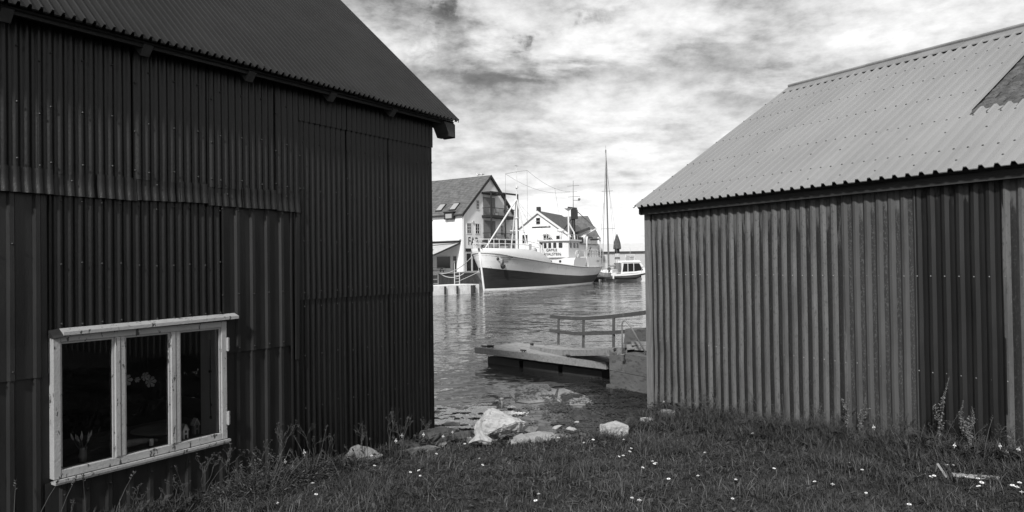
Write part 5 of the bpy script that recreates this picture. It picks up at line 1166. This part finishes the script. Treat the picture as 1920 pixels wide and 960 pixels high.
# motor boat
MBT = thing('motor_boat', 'white cabin motor boat with large windows moored at the far right', 'motorboat', (16.2, 100.3, 0), -12); MBT.scale = (1.05, 1.1, 1.2)
st = [(-1.2, .9, .85, .0), (.5, 1.1, .9, 0), (2, 1.15, 1.0, 0), (3.5, .9, 1.25, .05), (4.6, .45, 1.5, .2), (5.3, .03, 1.7, .6)]
c = MB()
for sd_ in (-1, 1):
    lo = [(x, sd_*y*.75, z0-.35) for x, y, z, z0 in st]; mid = [(x, sd_*y*.95, z-.38) for x, y, z, z0 in st]; m2 = [(x, sd_*y*1.0, z-.18) for x, y, z, z0 in st]; top = [(x, sd_*y, z) for x, y, z, z0 in st]
    c.grid([lo, mid], 0); c.grid([mid, m2], 1); c.grid([m2, top], 0)
c.add([(-1.2, -.9, .85), (-1.2, .9, .85), (-1.2, .7, -.3), (-1.2, -.7, -.3)], [(0, 1, 2, 3)]); c.grid([[(x, -y, z) for x, y, z, z0 in st], [(x, y, z+.04) for x, y, z, z0 in st]], 0); c.build('hull', [M_bwhite, M_trim], MBT)
c = MB(); c.poly([(-.2, -.85, .9), (3.4, -.85, 1.15), (2.5, -.85, 2.35), (.05, -.85, 2.35)], (0, 1.7, 0)); cb_ = c.build('cabin', M_bwhite, MBT)
for q in (((.05, 1.18), (.75, 1.2), (.75, 2.2), (.2, 2.2)), ((.83, 1.2), (1.55, 1.22), (1.55, 2.2), (.83, 2.2)), ((1.63, 1.22), (2.85, 1.35), (2.35, 2.2), (1.63, 2.2))): c = MB(); c.poly([(x, -.856, z) for x, z in q], (0, -.02, 0)); c.build('window', M_dglass, cb_)
c = MB(); c.poly([(-.6, -.95, 2.352), (2.6, -.95, 2.352), (2.3, -.9, 2.55), (-.5, -.9, 2.5)], (0, 1.9, 0)); c.build('roof', M_bwhite, cb_)
c = MB(); c.tube([(.3, -.5, 2.5), (.6, -.5, 3.1), (1.6, -.5, 3.15), (2.1, -.5, 2.55)], .05, 6); c.tube([(.3, .5, 2.5), (.6, .5, 3.1), (1.6, .5, 3.15), (2.1, .5, 2.55)], .05, 6); c.ball((1.3, 0, 3.0), .3, 8, 0, (1.3, 1, .5)); c.tube([(1.1, 0, 3.0), (1.1, 0, 4.0)], .03, 5); c.build('radar_arch', M_lgrey, MBT)
c = MB(); c.tube([(2.6, -.95, 1.15), (2.7, -.95, 1.75), (4.6, -.4, 2.1), (5.2, 0, 2.2), (4.6, .4, 2.1), (2.7, .95, 1.75)], .03, 5); c.build('bow_rail', M_lgrey, MBT)
for lab, x, y in (('black fender hanging at the motor boat bow', 4.25, -.85),):
    c = MB(); c.tube([(0, 0, .9), (0, 0, .75), (0, 0, .1), (0, 0, 0)], [.03, .17, .17, .05], 8); c.tube([(0, 0, .9), (0, .3, 1.5)], .02, 4); o = c.build('fender', M_rubber, None, True); a = R(-12); o.location = (16.2+x*math.cos(a)-y*math.sin(a), 100.3+x*math.sin(a)+y*math.cos(a), .05); tag(o, lab, 'fender')
DG = thing('inflatable_dinghy', 'dark inflatable dinghy lying in front of the motor boat', 'dinghy', (16.6, 98.6, .35), -6)
c = MB()
for sd_ in (-1, 1): c.tube([(-1.9, sd_*.6, .25), (0, sd_*.62, .25), (1.3, sd_*.5, .32), (1.9, sd_*.1, .45)], [.16, .24, .23, .18], 8)
c.build('tube', M_rubber, DG, True); c = MB(); c.box(-1.7, 1.5, -.5, .5, .05, .1); c.build('floor', M_grey, DG); c = MB(); c.box(-2.1, -1.85, -.2, .2, .1, .95); c.build('outboard', M_bwhite, DG)
# jetty and person
JT = thing('jetty', 'low dark jetty between the fishing boat stern and the motor boat', 'jetty', (13.9, 103.5, 0), -8)
c = MB(); c.box(-2.0, 3.5, -.9, .9, .3, .62); c.build('deck', M_stain, JT); c = MB()
for x in (-1.8, .3, 2.3): c.box(x, x+1.0, -.8, .8, -.4, .3)
c.build('float', M_rubber, JT)
def person(label, loc, rz):
    J = {'pel': (0, 0, .95, .15), 'ch': (0, .01, 1.30, .17), 'nk': (0, .0, 1.50, .06), 'hd': (0, -.02, 1.66, .10), 'ht': (0, -.01, 1.76, .07)}
    V = [J['pel'], J['ch'], J['nk'], J['hd'], J['ht']]; E = [(0, 1), (1, 2), (2, 3), (3, 4)]
    for sd_ in (-1, 1):
        b0 = len(V); V += [(sd_*.10, 0, .90, .095), (sd_*.12, -.06*sd_, .50, .065), (sd_*.13, .0, .08, .045), (sd_*.14, -.14, .04, .04)]; E += [(0, b0), (b0, b0+1), (b0+1, b0+2), (b0+2, b0+3)]
        b1 = len(V); V += [(sd_*.19, 0, 1.42, .07), (sd_*.27, .03, 1.14, .045), (sd_*.20, -.16, .98, .035), (sd_*.17, -.24, .96, .03)]; E += [(1, b1), (b1, b1+1), (b1+1, b1+2), (b1+2, b1+3)]
    me = bpy.data.meshes.new('tmp'); me.from_pydata([v_[:3] for v_ in V], E, []); o = bpy.data.objects.new('tmp', me); COL.objects.link(o)
    md = o.modifiers.new('s', 'SKIN'); sv = me.skin_vertices[0].data
    for k, v_ in enumerate(V): sv[k].radius = (v_[3], v_[3]*.85)
    sv[0].use_root = True; o.modifiers.new('ss', 'SUBSURF').levels = 1
    m2 = bpy.data.meshes.new_from_object(o.evaluated_get(bpy.context.evaluated_depsgraph_get())); bpy.data.objects.remove(o)
    m2.materials.clear()
    for x in (M_skin, M_tile2, M_trim): m2.materials.append(x)
    for p_ in m2.polygons:
        z = p_.center.z; p_.use_smooth = True
        p_.material_index = 2 if z < .93 and abs(p_.center.x) < .16 else (1 if z < 1.47 and not (abs(p_.center.x) > .12 and z < 1.02) else 0)
    r = bpy.data.objects.new('person', m2); COL.objects.link(r); r.location = loc; r.rotation_euler = (0, 0, rz); tag(r, label, 'person')
    c = MB(); c.ball((0, .01, 1.72), .105, 10, 0, (1, 1.05, .75)); c.build('hair', M_trim, r, True)
person('person in a grey top and dark trousers standing on the jetty', (14.62, 103.0, .62), R(20))
for i, (x, y, z, r_, m_, lab) in enumerate(((15.15, 103.2, .62, .28, M_bwhite, 'white round buoy lying on the jetty'), (15.6, 103.5, .62, .36, M_lgrey, 'larger grey buoy lying on the jetty end'))):
    c = MB(); c.ball((0, 0, r_), r_, 10); c.tube([(0, 0, 2*r_-.02), (0, 0, 2*r_+.1)], .06, 6); tag(c.build('buoy', m_, None, True, (x, y, z)), lab, 'buoy')
c = MB(); c.box(-.5, .5, -.35, .35, 0, .5); c.box(-.52, .52, -.37, .37, .502, .56); c.box(-.4, .4, -.37, -.352, .1, .4); tag(c.build('fish_crate', M_lgrey, None, False, (13.4, 103.6, .62), 0), 'pale fish crate standing on the jetty behind the stern', 'crate')
# concrete pontoon at the left, its gate and ladder, quay planking
PN = thing('pontoon', 'white concrete pontoon with black fenders at the far left', 'pontoon', (-4.12, 66.4, 0), 135)
c = MB(); c.box(-.02, 1.3, -1.25, 1.25, -.5, .88); c.box(1.33, 3.1, -1.25, 1.25, -.5, .88); c.box(3.13, 14, -1.25, 1.25, -.5, .88); o = c.build('body', M_concl, PN)
PN.rotation_euler = (0, 0, math.atan2(62.7-66.2, -7.34+4.07)+math.pi*0)
for x in (.9, 2.9, 4.4): c = MB(); sg_ = 1; c.tube([(x, 1.36, .8), (x, 1.36, .05)], .24 if x < 1 else .1, 8); c.build('fender', M_rubber, PN)
c = MB(); c.tube([(.55, -.9, .88), (.55, -.9, 2.1)], .05, 6); c.tube([(1.2, -.9, .88), (1.2, -.9, 2.1)], .05, 6)
for z in (1.1, 1.4, 1.7, 2.0): c.tube([(.55, -.9, z), (1.2, -.9, z)], .03, 5)
c.build('ladder', M_lgrey, PN)
c = MB()
for x in (3.2, 4.5, 6.0, 7.5): c.tube([(x, -1.0, .88), (x, -1.0, 1.9)], .05, 6)
for z in (1.85, 1.4, 1.0): c.tube([(3.2, -1.0, z), (7.5, -1.0, z)], .05, 6)
c.build('railing', M_wood, PN)
QW = thing('quay_wall', 'dark planked quay wall below the white warehouse', 'wall', (-14.3, 79.0, 0), 28.2)
c = MB(); k = 0.
while k < 11.0: c.box(k, k+.235, -.12-.02*((int(k*4)) % 2), .15, -1., 1.72); k += .24
c.build('planking', M_stain, QW); c = MB(); c.box(-.1, 11.2, -.25, .2, 1.722, 1.92); c.build('edge_beam', M_wood, QW)
PT = thing('picnic_table', 'wooden picnic table on the quay before the annex', 'picnic table', (-9.2, 82.8, 1.7), 25)
for nm, bx in (('tabletop', (-.95, .95, -.4, .4, .72, .77)), ('bench', (-.95, .95, -.95, -.65, .42, .47)), ('bench', (-.95, .95, .65, .95, .42, .47))): c = MB(); c.box(*bx); c.build(nm, M_darkw, PT)
for x in (-.7, .7): c = MB(); c.bar((x, -.75, 0), (x, -.2, .72), .08, .1); c.bar((x, .75, 0), (x, .2, .72), .08, .1); c.bar((x, -.85, .38), (x, .85, .38), .08, .08); c.build('leg', M_darkw, PT)
BL = thing('bollard_light', 'slim quay lamp post near the annex door', 'lamp', (-6.9, 81.6, 1.7), 0)
c = MB(); c.tube([(0, 0, 0), (0, 0, 1.3)], .06, 8); c.build('post', M_lgrey, BL); c = MB(); c.tube([(0, 0, 1.3), (0, 0, 1.55)], .12, 8); c.build('lamp_head', M_grey, BL)
# gulls on the ridge
def gull(label, x, y, z, a):
    c = MB(); c.tube([(-.34, 0, .22), (-.2, 0, .2), (0, 0, .2), (.14, 0, .24), (.2, 0, .34), (.27, 0, .38)], [.02, .06, .10, .08, .055, .05], 8, 0); c.tube([(.3, 0, .38), (.38, 0, .36)], [.02, .006], 5, 1); c.tube([(-.4, .07, .21), (0, .09, .25)], [.01, .05], 6, 1); c.tube([(-.4, -.07, .21), (0, -.09, .25)], [.01, .05], 6, 1); c.tube([(0, .03, .12), (0, .03, 0)], .01, 4, 1); c.tube([(0, -.03, .12), (0, -.03, 0)], .01, 4, 1)
    o = c.build('gull', [M_bwhite, M_grey], None, True, (x, y, z), a); tag(o, label, 'bird')
rd = Matrix.Translation((-6.21, 86, 0)) @ Matrix.Rotation(R(56.9), 4, 'Z')
p = rd @ Vector((GW/2, 1.2, GR+.14)); gull('gull on the warehouse ridge, nearer the gable end', p.x, p.y, p.z, 2.6)
p = rd @ Vector((GW/2, 1.9, GR+.14)); gull('gull on the warehouse ridge, farther from the gable end', p.x, p.y, p.z, 2.9)
